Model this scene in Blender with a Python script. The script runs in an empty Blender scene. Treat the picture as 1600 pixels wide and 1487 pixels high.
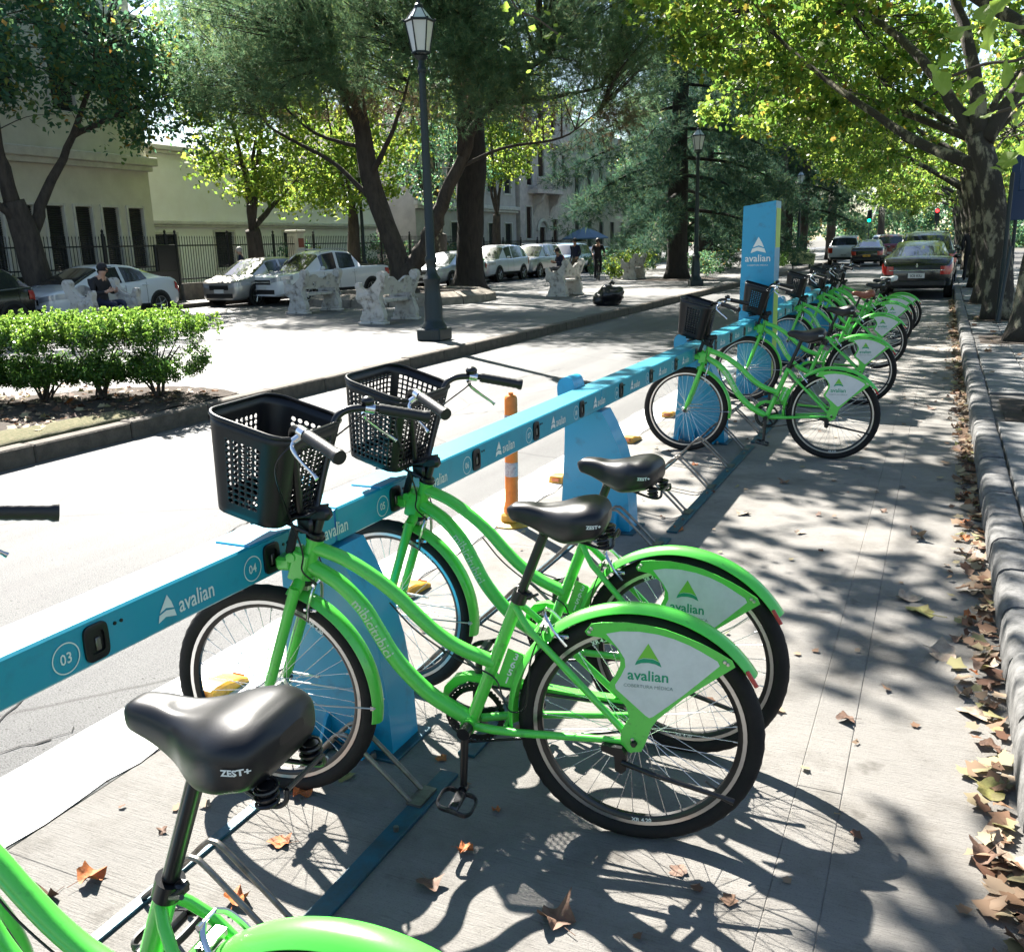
import bpy, bmesh, math, random
import numpy as np
from mathutils import Vector, Matrix
random.seed(7); RNG = np.random.default_rng(11)
R = math.radians
sc = bpy.context.scene
col = sc.collection

# ------------------------------------------------------------------ camera, world, sun, exposure
CAM_H = 1.618
def setup_camera():
    yaw, pitch, roll = R(25.066), R(14.046), R(-1.634)
    fw = Vector((-math.sin(yaw)*math.cos(pitch), math.cos(yaw)*math.cos(pitch), -math.sin(pitch)))
    rt = Vector((math.cos(yaw), math.sin(yaw), 0)); up = rt.cross(fw)
    r2 = rt*math.cos(roll)+up*math.sin(roll); u2 = -rt*math.sin(roll)+up*math.cos(roll)
    cd = bpy.data.cameras.new('camera'); cd.sensor_width = 36; cd.lens = 36*1427.4/1600
    cd.clip_start = .05; cd.clip_end = 900
    co = bpy.data.objects.new('camera', cd); col.objects.link(co)
    co.matrix_world = Matrix(((r2.x, u2.x, -fw.x, 0), (r2.y, u2.y, -fw.y, 0), (r2.z, u2.z, -fw.z, CAM_H), (0, 0, 0, 1)))
    sc.camera = co
setup_camera()
SUN_EL = R(46.0); SUN_DIR = Vector((-.768*math.cos(SUN_EL), .640*math.cos(SUN_EL), math.sin(SUN_EL))).normalized()
w = bpy.data.worlds.new('World'); sc.world = w; w.use_nodes = True
nt = w.node_tree; bg = nt.nodes['Background']
sky = nt.nodes.new('ShaderNodeTexSky'); sky.sky_type = 'NISHITA'; sky.sun_disc = False
sky.sun_elevation = SUN_EL; sky.sun_rotation = math.atan2(SUN_DIR.x, SUN_DIR.y)
sky.air_density = 1.0; sky.dust_density = .6; sky.ozone_density = .7
nt.links.new(sky.outputs[0], bg.inputs[0]); bg.inputs[1].default_value = .052
sl = bpy.data.lights.new('sun', 'SUN'); sl.energy = 5.0; sl.angle = R(.53); sl.color = (1, .95, .87)
so = bpy.data.objects.new('sun', sl); col.objects.link(so); so.location = (0, 0, 40)
so.rotation_euler = (-SUN_DIR).to_track_quat('-Z', 'Y').to_euler()
vs = sc.view_settings; vs.view_transform = 'Standard'; vs.look = 'None'; vs.gamma = 1; vs.exposure = 2.25
vs.use_curve_mapping = False
try:
    sc.cycles.max_bounces = 8; sc.cycles.transparent_max_bounces = 8; sc.cycles.caustics_reflective = False; sc.cycles.caustics_refractive = False
    sc.cycles.sample_clamp_indirect = 6
except Exception: pass

# ------------------------------------------------------------------ materials
MATS = {}
def mat(name, c, rough=.5, metal=0., var=0., vs_=6., c2=None, bump=0., bs=60., spec=.5, coat=0., alpha=None, trans=0., stretch=None, rp_=(.38, .66)):
    """principled material; c2/var: noise mixes in a second colour (wear, grain), bump: fine relief"""
    if name in MATS: return MATS[name]
    m = bpy.data.materials.new(name); m.use_nodes = True; MATS[name] = m
    nt = m.node_tree; b = nt.nodes['Principled BSDF']
    b.inputs['Base Color'].default_value = (*c, 1); b.inputs['Roughness'].default_value = rough
    b.inputs['Metallic'].default_value = metal; b.inputs['Specular IOR Level'].default_value = spec
    b.inputs['Coat Weight'].default_value = coat; b.inputs['Coat Roughness'].default_value = .15
    if trans: b.inputs['Transmission Weight'].default_value = trans
    N = nt.nodes.new; L = nt.links.new
    tc = N('ShaderNodeTexCoord'); src = tc.outputs['Object']
    if stretch:
        mp = N('ShaderNodeMapping'); mp.inputs['Scale'].default_value = stretch; L(src, mp.inputs[0]); src = mp.outputs[0]
    if var or c2:
        n = N('ShaderNodeTexNoise'); n.inputs['Scale'].default_value = vs_; n.inputs['Detail'].default_value = 7; n.inputs['Roughness'].default_value = .65
        L(src, n.inputs['Vector'])
        rp = N('ShaderNodeValToRGB'); rp.color_ramp.elements[0].position = rp_[0]; rp.color_ramp.elements[1].position = rp_[1]
        L(n.outputs[0], rp.inputs[0])
        mx = N('ShaderNodeMix'); mx.data_type = 'RGBA'
        d = c2 if c2 else tuple(x*(1-var) for x in c)
        mx.inputs[6].default_value = (*c, 1); mx.inputs[7].default_value = (*d, 1)
        L(rp.outputs[0], mx.inputs[0]); L(mx.outputs[2], b.inputs['Base Color'])
    if bump:
        n2 = N('ShaderNodeTexNoise'); n2.inputs['Scale'].default_value = bs; n2.inputs['Detail'].default_value = 6; n2.inputs['Roughness'].default_value = .7
        L(src, n2.inputs['Vector'])
        bp = N('ShaderNodeBump'); bp.inputs['Strength'].default_value = bump; bp.inputs['Distance'].default_value = .6/bs
        L(n2.outputs[0], bp.inputs['Height']); L(bp.outputs[0], b.inputs['Normal'])
    return m

def ramp(nt, src, stops):
    rp = nt.nodes.new('ShaderNodeValToRGB'); e = rp.color_ramp.elements
    while len(e) < len(stops): e.new(.5)
    for i, (p, c) in enumerate(stops):
        e[i].position = p; e[i].color = (*c, 1) if len(c) == 3 else c
    nt.links.new(src, rp.inputs[0]); return rp.outputs[0]

def leaf_mat(name, stops, trans=.45, rough=.45, glow=2.5):
    """leaf: colour picked per leaf, light passes through"""
    m = bpy.data.materials.new(name); m.use_nodes = True; nt = m.node_tree; MATS[name] = m
    b = nt.nodes['Principled BSDF']; out = nt.nodes['Material Output']
    g = nt.nodes.new('ShaderNodeNewGeometry')
    c = ramp(nt, g.outputs['Random Per Island'], stops)
    nt.links.new(c, b.inputs['Base Color']); b.inputs['Roughness'].default_value = rough; b.inputs['Specular IOR Level'].default_value = .35
    t = nt.nodes.new('ShaderNodeBsdfTranslucent')
    hs = nt.nodes.new('ShaderNodeHueSaturation'); hs.inputs['Saturation'].default_value = .98; hs.inputs['Value'].default_value = glow
    nt.links.new(c, hs.inputs['Color']); nt.links.new(hs.outputs[0], t.inputs[0])
    mx = nt.nodes.new('ShaderNodeMixShader'); mx.inputs[0].default_value = trans
    nt.links.new(b.outputs[0], mx.inputs[1]); nt.links.new(t.outputs[0], mx.inputs[2]); nt.links.new(mx.outputs[0], out.inputs[0])
    return m

G_GREEN = mat('green_paint', (.085, .55, .058), .32, 0, .0, 34, (.06, .34, .045), coat=.5, bump=.03, bs=30, rp_=(.58, .74))
BLUE = mat('blue_paint', (.0, .265, .46), .46, 0, 0, 11, (.01, .17, .29), coat=.3, bump=.03, bs=14, rp_=(.56, .74))
BLUER = mat('rail_blue_paint', (.002, .26, .37), .46, 0, 0, 9, (.012, .19, .27), coat=.4, bump=.03, bs=14, rp_=(.54, .74))
BLUE2 = mat('blue_lid_paint', (.004, .13, .36), .4)
TEAL = mat('teal_steel', (.01, .085, .13), .45, .2, c2=(.02, .05, .06), vs_=18, bump=.2, bs=60)
LIME = mat('lime_panel', (.30, .52, .06), .4)
WHITEP = mat('white_print', (.66, .70, .66), .5)
PANEL = mat('panel_white', (.62, .64, .61), .42, c2=(.56, .58, .55), vs_=30)
LOGO_G1 = mat('logo_light_green', (.17, .50, .04), .5)
LOGO_G2 = mat('logo_dark_green', (.0, .27, .13), .5)
LOGO_GR = mat('logo_grey', (.12, .2, .17), .5)
BLACKP = mat('black_plastic', (.004, .0045, .006), .36, bump=.08, bs=260, spec=.4)
BLACKM = mat('black_metal', (.005, .005, .006), .3, 0)
RUBBER = mat('rubber', (.009, .0083, .008), .8, bump=.4, bs=140, c2=(.017, .015, .0135), vs_=9, spec=.3)
GRIP = mat('grip_rubber', (.005, .005, .006), .5, bump=.3, bs=300)
CHROME = mat('chrome', (.62, .63, .65), .16, 1.)
ALU = mat('aluminium', (.55, .54, .53), .33, 1., bump=.05, bs=80)
STEEL = mat('worn_steel', (.22, .215, .2), .42, .9, c2=(.12, .105, .09), vs_=22, bump=.15, bs=90)
VINYL = mat('black_vinyl', (.003, .0033, .0045), .38, bump=.12, bs=420, spec=.45)
BROWNV = mat('brown_vinyl', (.22, .055, .025), .4, bump=.4, bs=300)
WHITEV = mat('white_vinyl', (.62, .62, .6), .4, bump=.3, bs=300)
ORANGE = mat('orange_plastic', (.78, .20, .015), .42, c2=(.6, .14, .012), vs_=12)
YELLOW = mat('yellow_plastic', (.62, .32, .02), .5, c2=(.36, .17, .02), vs_=16, bump=.15, bs=50)
REFL = mat('reflective_band', (.45, .42, .43), .3, c2=(.28, .2, .22), vs_=70)
REDL = mat('red_lens', (.42, .01, .008), .22, coat=.5)
GLASSD = mat('car_glass', (.018, .022, .024), .04, spec=.9, coat=1.)
LAMPG = mat('frosted_glass', (.72, .76, .78), .35, trans=.25)
LAMPM = mat('cast_iron', (.012, .022, .026), .42, .35, bump=.15, bs=40)
FENCEM = mat('fence_iron', (.01, .012, .013), .5, .2)
STONEB = mat('bench_stone', (.50, .48, .44), .8, c2=(.13, .115, .095), vs_=6.5, bump=.8, bs=20, rp_=(.52, .70))
STONEK = mat('kerb_granite', (.16, .158, .155), .85, c2=(.07, .07, .068), vs_=22, bump=.6, bs=70)
STONEM = mat('median_kerb', (.105, .088, .07), .85, c2=(.06, .05, .04), vs_=9, bump=.6, bs=40)
SOIL = mat('soil', (.055, .038, .026), .95, c2=(.03, .022, .016), vs_=10, bump=1., bs=30)
TILE = mat('pavement_tile', (.19, .19, .185), .8, c2=(.12, .12, .12), vs_=5, bump=.35, bs=60)
BARKP = mat('plane_bark', (.045, .038, .03), .9, c2=(.27, .245, .17), vs_=4.2, bump=.8, bs=14, stretch=(1, 1, .55), rp_=(.52, .60))
BARKD = mat('dark_bark', (.035, .028, .024), .95, c2=(.018, .015, .013), vs_=9, bump=1., bs=18, stretch=(1, 1, .3))
BARKM = mat('brown_bark', (.075, .06, .047), .92, c2=(.035, .028, .024), vs_=8, bump=1., bs=16, stretch=(1, 1, .3))
TWIG = mat('twig', (.05, .038, .028), .9)
SKIN = mat('skin', (.42, .25, .18), .55)
CLOTHK = mat('black_cloth', (.012, .012, .016), .85)
CLOTHN = mat('navy_cloth', (.012, .016, .045), .85)
CLOTHT = mat('khaki_cloth', (.14, .11, .08), .85)
CLOTHG = mat('grey_cloth', (.1, .1, .11), .85)
HAIRD = mat('dark_hair', (.012, .01, .009), .6)
HAIRG = mat('grey_hair', (.35, .34, .33), .6)
BAGM = mat('bin_bag', (.008, .008, .01), .22, bump=.35, bs=14)

LEAF_PLANE = leaf_mat('plane_leaf', [(0, (.045, .105, .02)), (.35, (.09, .17, .026)), (.66, (.16, .225, .03)), (.93, (.20, .25, .04)), (.98, (.25, .22, .03)), (1, (.22, .12, .03))], .55, .45, 2.1)
LEAF_DARK = leaf_mat('dark_leaf', [(0, (.035, .09, .055)), (.55, (.06, .135, .07)), (.9, (.11, .18, .055)), (.97, (.19, .17, .03)), (1, (.3, .14, .03))], .46)
LEAF_LIME = leaf_mat('lime_leaf', [(0, (.06, .12, .018)), (.5, (.13, .20, .026)), (1, (.24, .27, .035))], .55, .45, 2.2)
LEAF_HEDGE = leaf_mat('hedge_leaf', [(0, (.022, .062, .014)), (.55, (.05, .115, .02)), (.9, (.10, .19, .028)), (1, (.15, .22, .04))], .35, .35, 2.2)
LEAF_YOUNG_LIT = leaf_mat('young_leaf', [(0, (.09, .18, .025)), (.6, (.15, .25, .035)), (1, (.22, .31, .05))], .42, .35, 2.3)  # young shoots, coloured paler also to paint in the hedge's sunlit top
NEEDLE = leaf_mat('pine_needle', [(0, (.06, .12, .07)), (.5, (.09, .165, .085)), (.85, (.14, .205, .09)), (1, (.18, .165, .065))], .46, .6)
NEEDLE_D = leaf_mat('cedar_needle', [(0, (.022, .06, .046)), (.7, (.042, .095, .06)), (1, (.11, .155, .055))], .36, .8, 1.7)
PALM = leaf_mat('palm_frond', [(0, (.04, .075, .035)), (.7, (.075, .12, .05)), (1, (.14, .17, .07))], .3, .4)
DRYLEAF = leaf_mat('dry_leaf', [(0, (.09, .04, .025)), (.4, (.18, .105, .06)), (.75, (.30, .23, .16)), (1, (.20, .19, .08))], .12, .7)

def lm(name, c, c2, trans=.25):
    m = mat(name, c, .7, c2=c2, vs_=30, bump=.3, bs=60); return m
LEAF_OR = lm('orange_dry_leaf', (.42, .13, .025), (.24, .07, .02))
LEAF_BR = lm('brown_dry_leaf', (.17, .095, .06), (.09, .05, .032))
LEAF_TAN = lm('tan_dry_leaf', (.33, .27, .205), (.19, .135, .095))
LEAF_YG = lm('yellow_green_dry_leaf', (.26, .25, .07), (.16, .13, .04))

# ------------------------------------------------------------------ mesh builder
def frame_of(d, ref=None):
    d = Vector(d).normalized(); ref = Vector(ref) if ref else (Vector((0, 0, 1)) if abs(d.z) < .95 else Vector((1, 0, 0)))
    x = ref.cross(d).normalized(); return x, d.cross(x), d
class MB:
    def __init__(s): s.v = []; s.f = []; s.m = []
    def add(s, vs, fs, mi=0):
        o = len(s.v); s.v += [tuple(p) for p in vs]; s.f += [tuple(i+o for i in f) for f in fs]; s.m += [mi]*len(fs); return s
    def box(s, c, d, rot=None, bev=0., mi=0):
        hx, hy, hz = d[0]/2, d[1]/2, d[2]/2
        if bev > 0:
            b = min(bev, hx*.95, hy*.95, hz*.95); vs = []; idx = {}
            for sx in (-1, 1):
                for sy in (-1, 1):
                    for sz in (-1, 1):
                        for k, p in enumerate(((sx*hx, sy*(hy-b), sz*(hz-b)), (sx*(hx-b), sy*hy, sz*(hz-b)), (sx*(hx-b), sy*(hy-b), sz*hz))):
                            idx[(sx, sy, sz, k)] = len(vs); vs.append(p)
            fs = []
            for sg in (-1, 1):
                q = [(sg, -1, -1, 0), (sg, 1, -1, 0), (sg, 1, 1, 0), (sg, -1, 1, 0)]; fs.append([idx[t] for t in (q if sg > 0 else q[::-1])])
                q = [(-1, sg, -1, 1), (-1, sg, 1, 1), (1, sg, 1, 1), (1, sg, -1, 1)]; fs.append([idx[t] for t in (q if sg > 0 else q[::-1])])
                q = [(-1, -1, sg, 2), (1, -1, sg, 2), (1, 1, sg, 2), (-1, 1, sg, 2)]; fs.append([idx[t] for t in (q if sg > 0 else q[::-1])])
            for a in (-1, 1):
                for b2 in (-1, 1):
                    for q in ([(a, b2, -1, 0), (a, b2, 1, 0), (a, b2, 1, 1), (a, b2, -1, 1)], [(a, -1, b2, 0), (a, -1, b2, 2), (a, 1, b2, 2), (a, 1, b2, 0)], [(-1, a, b2, 1), (1, a, b2, 1), (1, a, b2, 2), (-1, a, b2, 2)]):
                        fs.append([idx[t] for t in q])
                    for c3 in (-1, 1): fs.append([idx[(a, b2, c3, k)] for k in range(3)])
        else:
            vs = [(x, y, z) for x in (-hx, hx) for y in (-hy, hy) for z in (-hz, hz)]
            fs = [(0, 1, 3, 2), (4, 6, 7, 5), (0, 4, 5, 1), (2, 3, 7, 6), (0, 2, 6, 4), (1, 5, 7, 3)]
        M = rot if rot is not None else Matrix.Identity(3)
        return s.add([Vector(c)+M @ Vector(p) for p in vs], fs, mi)
    def tube(s, pts, r, n=10, caps=True, closed=False, mi=0, ref=None, flat=1.):
        pts = [Vector(p) for p in pts]; k = len(pts)
        rs = r if hasattr(r, '__len__') else [r]*k
        x = None; vs = []
        for i, p in enumerate(pts):
            a = pts[(i-1) % k] if (closed or i > 0) else p; b = pts[(i+1) % k] if (closed or i < k-1) else p
            d = (b-a).normalized() if (b-a).length > 1e-9 else Vector((0, 0, 1))
            if x is None: x, y, _ = frame_of(d, ref)
            else:
                x = (x-d*x.dot(d)); x = x.normalized() if x.length > 1e-6 else frame_of(d)[0]; y = d.cross(x)
            for j in range(n):
                t = 2*math.pi*j/n; vs.append(p+x*(rs[i]*math.cos(t))+y*(rs[i]*flat*math.sin(t)))
        fs = []
        for i in range(k if closed else k-1):
            for j in range(n):
                a = i*n+j; b = i*n+(j+1) % n; c = ((i+1) % k)*n+(j+1) % n; d = ((i+1) % k)*n+j; fs.append((a, b, c, d))
        if caps and not closed: fs.append(tuple(range(n))[::-1]); fs.append(tuple((k-1)*n+j for j in range(n)))
        return s.add(vs, fs, mi)
    def lathe(s, prof, n=24, o=(0, 0, 0), axis=(0, 0, 1), closed=False, mi=0, seg=(0, 2*math.pi)):
        x, y, d = frame_of(axis); o = Vector(o); full = abs(seg[1]-seg[0]-2*math.pi) < 1e-6; k = len(prof); m = n if full else n+1
        vs = []
        for j in range(m):
            t = seg[0]+(seg[1]-seg[0])*j/n
            for r_, z in prof: vs.append(o+x*(r_*math.cos(t))+y*(r_*math.sin(t))+d*z)
        fs = []
        for j in range(n):
            j2 = (j+1) % m
            for i in range(k if closed else k-1):
                i2 = (i+1) % k; fs.append((j*k+i, j2*k+i, j2*k+i2, j*k+i2))
        return s.add(vs, fs, mi)
    def prism(s, poly, f, t0, t1, mi=0):
        """poly: 2D outline; f(u, v, t) -> point"""
        n = len(poly); vs = [f(u, v, t0) for u, v in poly]+[f(u, v, t1) for u, v in poly]
        fs = [tuple(range(n))[::-1], tuple(range(n, 2*n))]+[(i, (i+1) % n, n+(i+1) % n, n+i) for i in range(n)]
        return s.add(vs, fs, mi)
    def grid(s, P, cu=False, cv=False, mi=0):
        a = len(P); b = len(P[0]); vs = [p for r_ in P for p in r_]; fs = []
        for i in range(a if cu else a-1):
            for j in range(b if cv else b-1):
                i2 = (i+1) % a; j2 = (j+1) % b; fs.append((i*b+j, i2*b+j, i2*b+j2, i*b+j2))
        return s.add(vs, fs, mi)
    def ball(s, c, r, nu=12, nv=8, mi=0, rot=None):
        r = r if hasattr(r, '__len__') else (r, r, r); M = rot if rot is not None else Matrix.Identity(3); P = []
        for i in range(nv+1):
            t = math.pi*i/nv
            P.append([Vector(c)+M @ Vector((r[0]*math.sin(t)*math.cos(2*math.pi*j/nu), r[1]*math.sin(t)*math.sin(2*math.pi*j/nu), r[2]*math.cos(t))) for j in range(nu)])
        return s.grid(P, cv=True, mi=mi)
    def text(s, txt, size, f, bold=0., align='CENTER', mi=0, cuts=0):
        vs, fs = text_shape(txt, size, bold, align, cuts); return s.add([f(x, y) for x, y in vs], fs, mi)
    def mesh(s, name, mats, smooth=True, ang=40, fix=True):
        me = bpy.data.meshes.new(name); me.from_pydata([tuple(p) for p in s.v], [], s.f)
        for m in (mats if isinstance(mats, (list, tuple)) else [mats]): me.materials.append(m)
        if any(s.m): me.polygons.foreach_set('material_index', s.m)
        if fix:
            bm = bmesh.new(); bm.from_mesh(me); bmesh.ops.recalc_face_normals(bm, faces=bm.faces); bm.to_mesh(me); bm.free()
        if smooth:
            me.shade_smooth()
            if ang < 180: me.set_sharp_from_angle(angle=R(ang))
        me.update(); return me
    def build(s, name, mats, parent=None, smooth=True, ang=40, kind=None, fix=True):
        return link(name, s.mesh(name, mats, smooth, ang, fix), parent, kind)
def link(name, me, parent=None, kind=None):
    o = bpy.data.objects.new(name, me); col.objects.link(o); o.parent = parent
    if kind: o['kind'] = kind
    return o
_TX = {}
def text_shape(txt, size, bold=0., align='CENTER', cuts=0):
    k = (txt, size, bold, align, cuts)
    if k not in _TX:
        cu = bpy.data.curves.new('t', 'FONT'); cu.body = txt; cu.size = size; cu.align_x = align; cu.offset = bold*size; cu.resolution_u = 2
        ob = bpy.data.objects.new('t', cu); col.objects.link(ob)
        dg = bpy.context.evaluated_depsgraph_get(); dg.update()
        me = bpy.data.meshes.new_from_object(ob.evaluated_get(dg))
        if cuts:
            bm = bmesh.new(); bm.from_mesh(me); bmesh.ops.triangulate(bm, faces=bm.faces)
            for q in range(cuts): bmesh.ops.subdivide_edges(bm, edges=[e for e in bm.edges if e.calc_length() > size*.12], cuts=1); bmesh.ops.triangulate(bm, faces=bm.faces)
            bm.to_mesh(me); bm.free()
        _TX[k] = ([(v.co.x, v.co.y) for v in me.vertices], [tuple(p.vertices) for p in me.polygons])
        bpy.data.objects.remove(ob); bpy.data.curves.remove(cu); bpy.data.meshes.remove(me)
    return _TX[k]
def tag(o, label=None, cat=None, group=None, kind=None):
    for k, v in (('label', label), ('category', cat), ('group', group), ('kind', kind)):
        if v: o[k] = v
    return o
def thing(name, label, cat, loc=(0, 0, 0), rz=0., group=None):
    o = bpy.data.objects.new(name, None); col.objects.link(o); o.empty_display_size = .1
    o.location = loc; o.rotation_euler = (0, 0, rz); return tag(o, label, cat, group)
def copy_tree(o, parent=None):
    c = o.copy(); col.objects.link(c); c.parent = parent
    for ch in list(o.children): copy_tree(ch, c)
    return c
def soft(pts, n=6, closed=False):
    """Catmull-Rom through pts"""
    P = [Vector(p) for p in pts]; k = len(P); out = []
    for i in range(k if closed else k-1):
        p0 = P[(i-1) % k] if (closed or i > 0) else P[0]*2-P[1]; p1 = P[i]; p2 = P[(i+1) % k]
        p3 = P[(i+2) % k] if (closed or i < k-2) else P[-1]*2-P[-2]
        for j in range(n):
            t = j/n; out.append(.5*((2*p1)+(p2-p0)*t+(2*p0-5*p1+4*p2-p3)*t*t+(3*p1-p0-3*p2+p3)*t**3))
    if not closed: out.append(P[-1])
    return out
def fast_mesh(name, V, F, mats, mi=None, smooth=False):
    """V (n,3) array, F (m,k) int array of equal-size faces"""
    me = bpy.data.meshes.new(name); n, k = F.shape
    me.vertices.add(len(V)); me.vertices.foreach_set('co', np.ascontiguousarray(V, dtype=np.float32).ravel())
    me.loops.add(n*k); me.loops.foreach_set('vertex_index', np.ascontiguousarray(F, dtype=np.int32).ravel())
    me.polygons.add(n); me.polygons.foreach_set('loop_start', np.arange(n, dtype=np.int32)*k)
    for m in (mats if isinstance(mats, (list, tuple)) else [mats]): me.materials.append(m)
    if mi is not None: me.polygons.foreach_set('material_index', mi.astype(np.int32))
    me.update(calc_edges=True); me.validate()
    return me
# ------------------------------------------------------------------ ground, road, kerbs
def ground_mats():
    def base(name):
        m = bpy.data.materials.new(name); m.use_nodes = True; nt = m.node_tree
        return m, nt, nt.nodes['Principled BSDF'], nt.nodes.new, nt.links.new, nt.nodes.new('ShaderNodeTexCoord').outputs['Object']
    def noise(nt, src, s, d=6, r=.6, sc_=None):
        if sc_:
            mp = nt.nodes.new('ShaderNodeMapping'); mp.inputs['Scale'].default_value = sc_; nt.links.new(src, mp.inputs[0]); src = mp.outputs[0]
        n = nt.nodes.new('ShaderNodeTexNoise'); n.inputs['Scale'].default_value = s; n.inputs['Detail'].default_value = d; n.inputs['Roughness'].default_value = r
        nt.links.new(src, n.inputs['Vector']); return n.outputs[0]
    def mixc(nt, f, a, b, blend='MIX'):
        x = nt.nodes.new('ShaderNodeMix'); x.data_type = 'RGBA'; x.blend_type = blend
        if isinstance(f, float): x.inputs[0].default_value = f
        else: nt.links.new(f, x.inputs[0])
        for i, v in ((6, a), (7, b)):
            if isinstance(v, tuple): x.inputs[i].default_value = (*v, 1)
            else: nt.links.new(v, x.inputs[i])
        return x.outputs[2]
    def addh(nt, a, ka, b, kb):
        m1 = nt.nodes.new('ShaderNodeMath'); m1.operation = 'MULTIPLY'; nt.links.new(a, m1.inputs[0]); m1.inputs[1].default_value = ka
        m2 = nt.nodes.new('ShaderNodeMath'); m2.operation = 'MULTIPLY_ADD'; nt.links.new(b, m2.inputs[0]); m2.inputs[1].default_value = kb; nt.links.new(m1.outputs[0], m2.inputs[2]); return m2.outputs[0]
    def bump(nt, h, b, s, d):
        bp = nt.nodes.new('ShaderNodeBump'); bp.inputs['Strength'].default_value = s; bp.inputs['Distance'].default_value = d
        nt.links.new(h, bp.inputs['Height']); nt.links.new(bp.outputs[0], b.inputs['Normal'])
    # concrete with a broom finish across the lane
    m, nt, b, N, L, src = base('brushed_concrete')
    big = ramp(nt, noise(nt, src, 1.1), [(.3, (0, 0, 0)), (.7, (1, 1, 1))]); broom = noise(nt, src, 1, 5, .75, (8, 170, 8)); fine = noise(nt, src, 190, 4)
    c = mixc(nt, big, (.212, .20, .182), (.155, .148, .137))
    st = ramp(nt, broom, [(.36, (.6, .6, .59)), (.46, (1, 1, 1))]); c = mixc(nt, .65, c, st, 'MULTIPLY'); sn = ramp(nt, noise(nt, src, 2.3, 8, .7), [(.36, (.62, .6, .57)), (.52, (1, 1, 1))]); c = mixc(nt, .8, c, sn, 'MULTIPLY')
    sp = ramp(nt, fine, [(.33, (.5, .5, .5)), (.45, (1, 1, 1))]); c = mixc(nt, .6, c, sp, 'MULTIPLY')
    spots = ramp(nt, noise(nt, src, 7, 3, .5), [(.26, (.45, .43, .4)), (.33, (1, 1, 1))]); c = mixc(nt, .7, c, spots, 'MULTIPLY')
    L(c, b.inputs['Base Color']); b.inputs['Roughness'].default_value = .8; bump(nt, addh(nt, broom, 1., fine, .35), b, .9, .007); CONC = m
    # asphalt, pale and worn, cracked
    m, nt, b, N, L, src = base('asphalt')
    a = noise(nt, src, 150, 5, .7); big = ramp(nt, noise(nt, src, .55, 6), [(.35, (0, 0, 0)), (.65, (1, 1, 1))])
    c = mixc(nt, big, (.132, .132, .13), (.10, .101, .102)); g = ramp(nt, a, [(.38, (.22, .22, .23)), (.50, (1, 1, 1)), (.68, (1.3, 1.3, 1.3))]); c = mixc(nt, .9, c, g, 'MULTIPLY'); pit = ramp(nt, noise(nt, src, 38, 5, .72), [(.355, (.06, .06, .06)), (.395, (1, 1, 1))]); c = mixc(nt, .95, c, pit, 'MULTIPLY'); lane_w = ramp(nt, noise(nt, src, .9, 5, .6, (2.2, .16, 1)), [(.38, (.62, .62, .63)), (.56, (1, 1, 1))]); c = mixc(nt, .8, c, lane_w, 'MULTIPLY')
    v = N('ShaderNodeTexVoronoi'); v.feature = 'DISTANCE_TO_EDGE'; v.inputs['Scale'].default_value = .42
    wv = N('ShaderNodeMix'); wv.data_type = 'VECTOR'; wv.inputs[0].default_value = .09
    nn = N('ShaderNodeTexNoise'); nn.inputs['Scale'].default_value = 2.2; nn.inputs['Detail'].default_value = 6; L(src, nn.inputs['Vector']); L(src, wv.inputs[4]); L(nn.outputs['Color'], wv.inputs[5]); L(wv.outputs[1], v.inputs['Vector'])
    cr = ramp(nt, v.outputs['Distance'], [(.0, (.25, .24, .23)), (.007, (1, 1, 1))]); c = mixc(nt, .8, c, cr, 'MULTIPLY')
    L(c, b.inputs['Base Color']); b.inputs['Roughness'].default_value = .58; b.inputs['Specular IOR Level'].default_value = .4; bump(nt, a, b, 1., .009); ASPH = m
    # median paving: worn cement tiles, very pale
    m, nt, b, N, L, src = base('median_paving')
    big = ramp(nt, noise(nt, src, .8, 7), [(.35, (0, 0, 0)), (.65, (1, 1, 1))]); c = mixc(nt, big, (.165, .16, .152), (.10, .098, .093)); f = noise(nt, src, 45, 6, .7)
    c = mixc(nt, .7, c, ramp(nt, f, [(.35, (.55, .55, .55)), (.5, (1, 1, 1))]), 'MULTIPLY')
    L(c, b.inputs['Base Color']); b.inputs['Roughness'].default_value = .7; bump(nt, f, b, .6, .01); MED = m
    # worn road paint
    m, nt, b, N, L, src = base('road_paint')
    wear = ramp(nt, noise(nt, src, 9, 9, .75), [(.4, (1, 1, 1)), (.62, (0, 0, 0))]); c = mixc(nt, wear, (.33, .33, .32), (.78, .78, .76))
    L(c, b.inputs['Base Color']); b.inputs['Roughness'].default_value = .6; bump(nt, noise(nt, src, 150, 4), b, .6, .008); PAINT = m
    m, nt, b, N, L, src = base('dry_lawn')
    c = mixc(nt, ramp(nt, noise(nt, src, 40, 7, .7), [(.4, (0, 0, 0)), (.6, (1, 1, 1))]), (.20, .17, .09), (.10, .11, .045)); L(c, b.inputs['Base Color']); b.inputs['Roughness'].default_value = .95
    bump(nt, noise(nt, src, 90, 6), b, 1., .03); LAWN = m
    return CONC, ASPH, MED, PAINT, LAWN
CONC, ASPH, MED, PAINT, LAWN = ground_mats()

def sheet(name, x0, x1, y0, y1, z, m, kind='structure', parent=None):
    b = MB(); b.add([(x0, y0, z), (x1, y0, z), (x1, y1, z), (x0, y1, z)], [(0, 1, 2, 3)])
    return b.build(name, m, parent, False, kind=kind, fix=False)
sheet('ground', -400, 400, -150, 700, -.03, mat('far_earth', (.09, .085, .07), .95))
road = sheet('road', -6.68, -2.288, -12, 300, 0., ASPH)
sheet('far_road', -22.0, -16.95, -12, 300, 0., ASPH)
sheet('road_beyond', -2.27, .33, 21.2, 300, -.003, ASPH)
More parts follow.
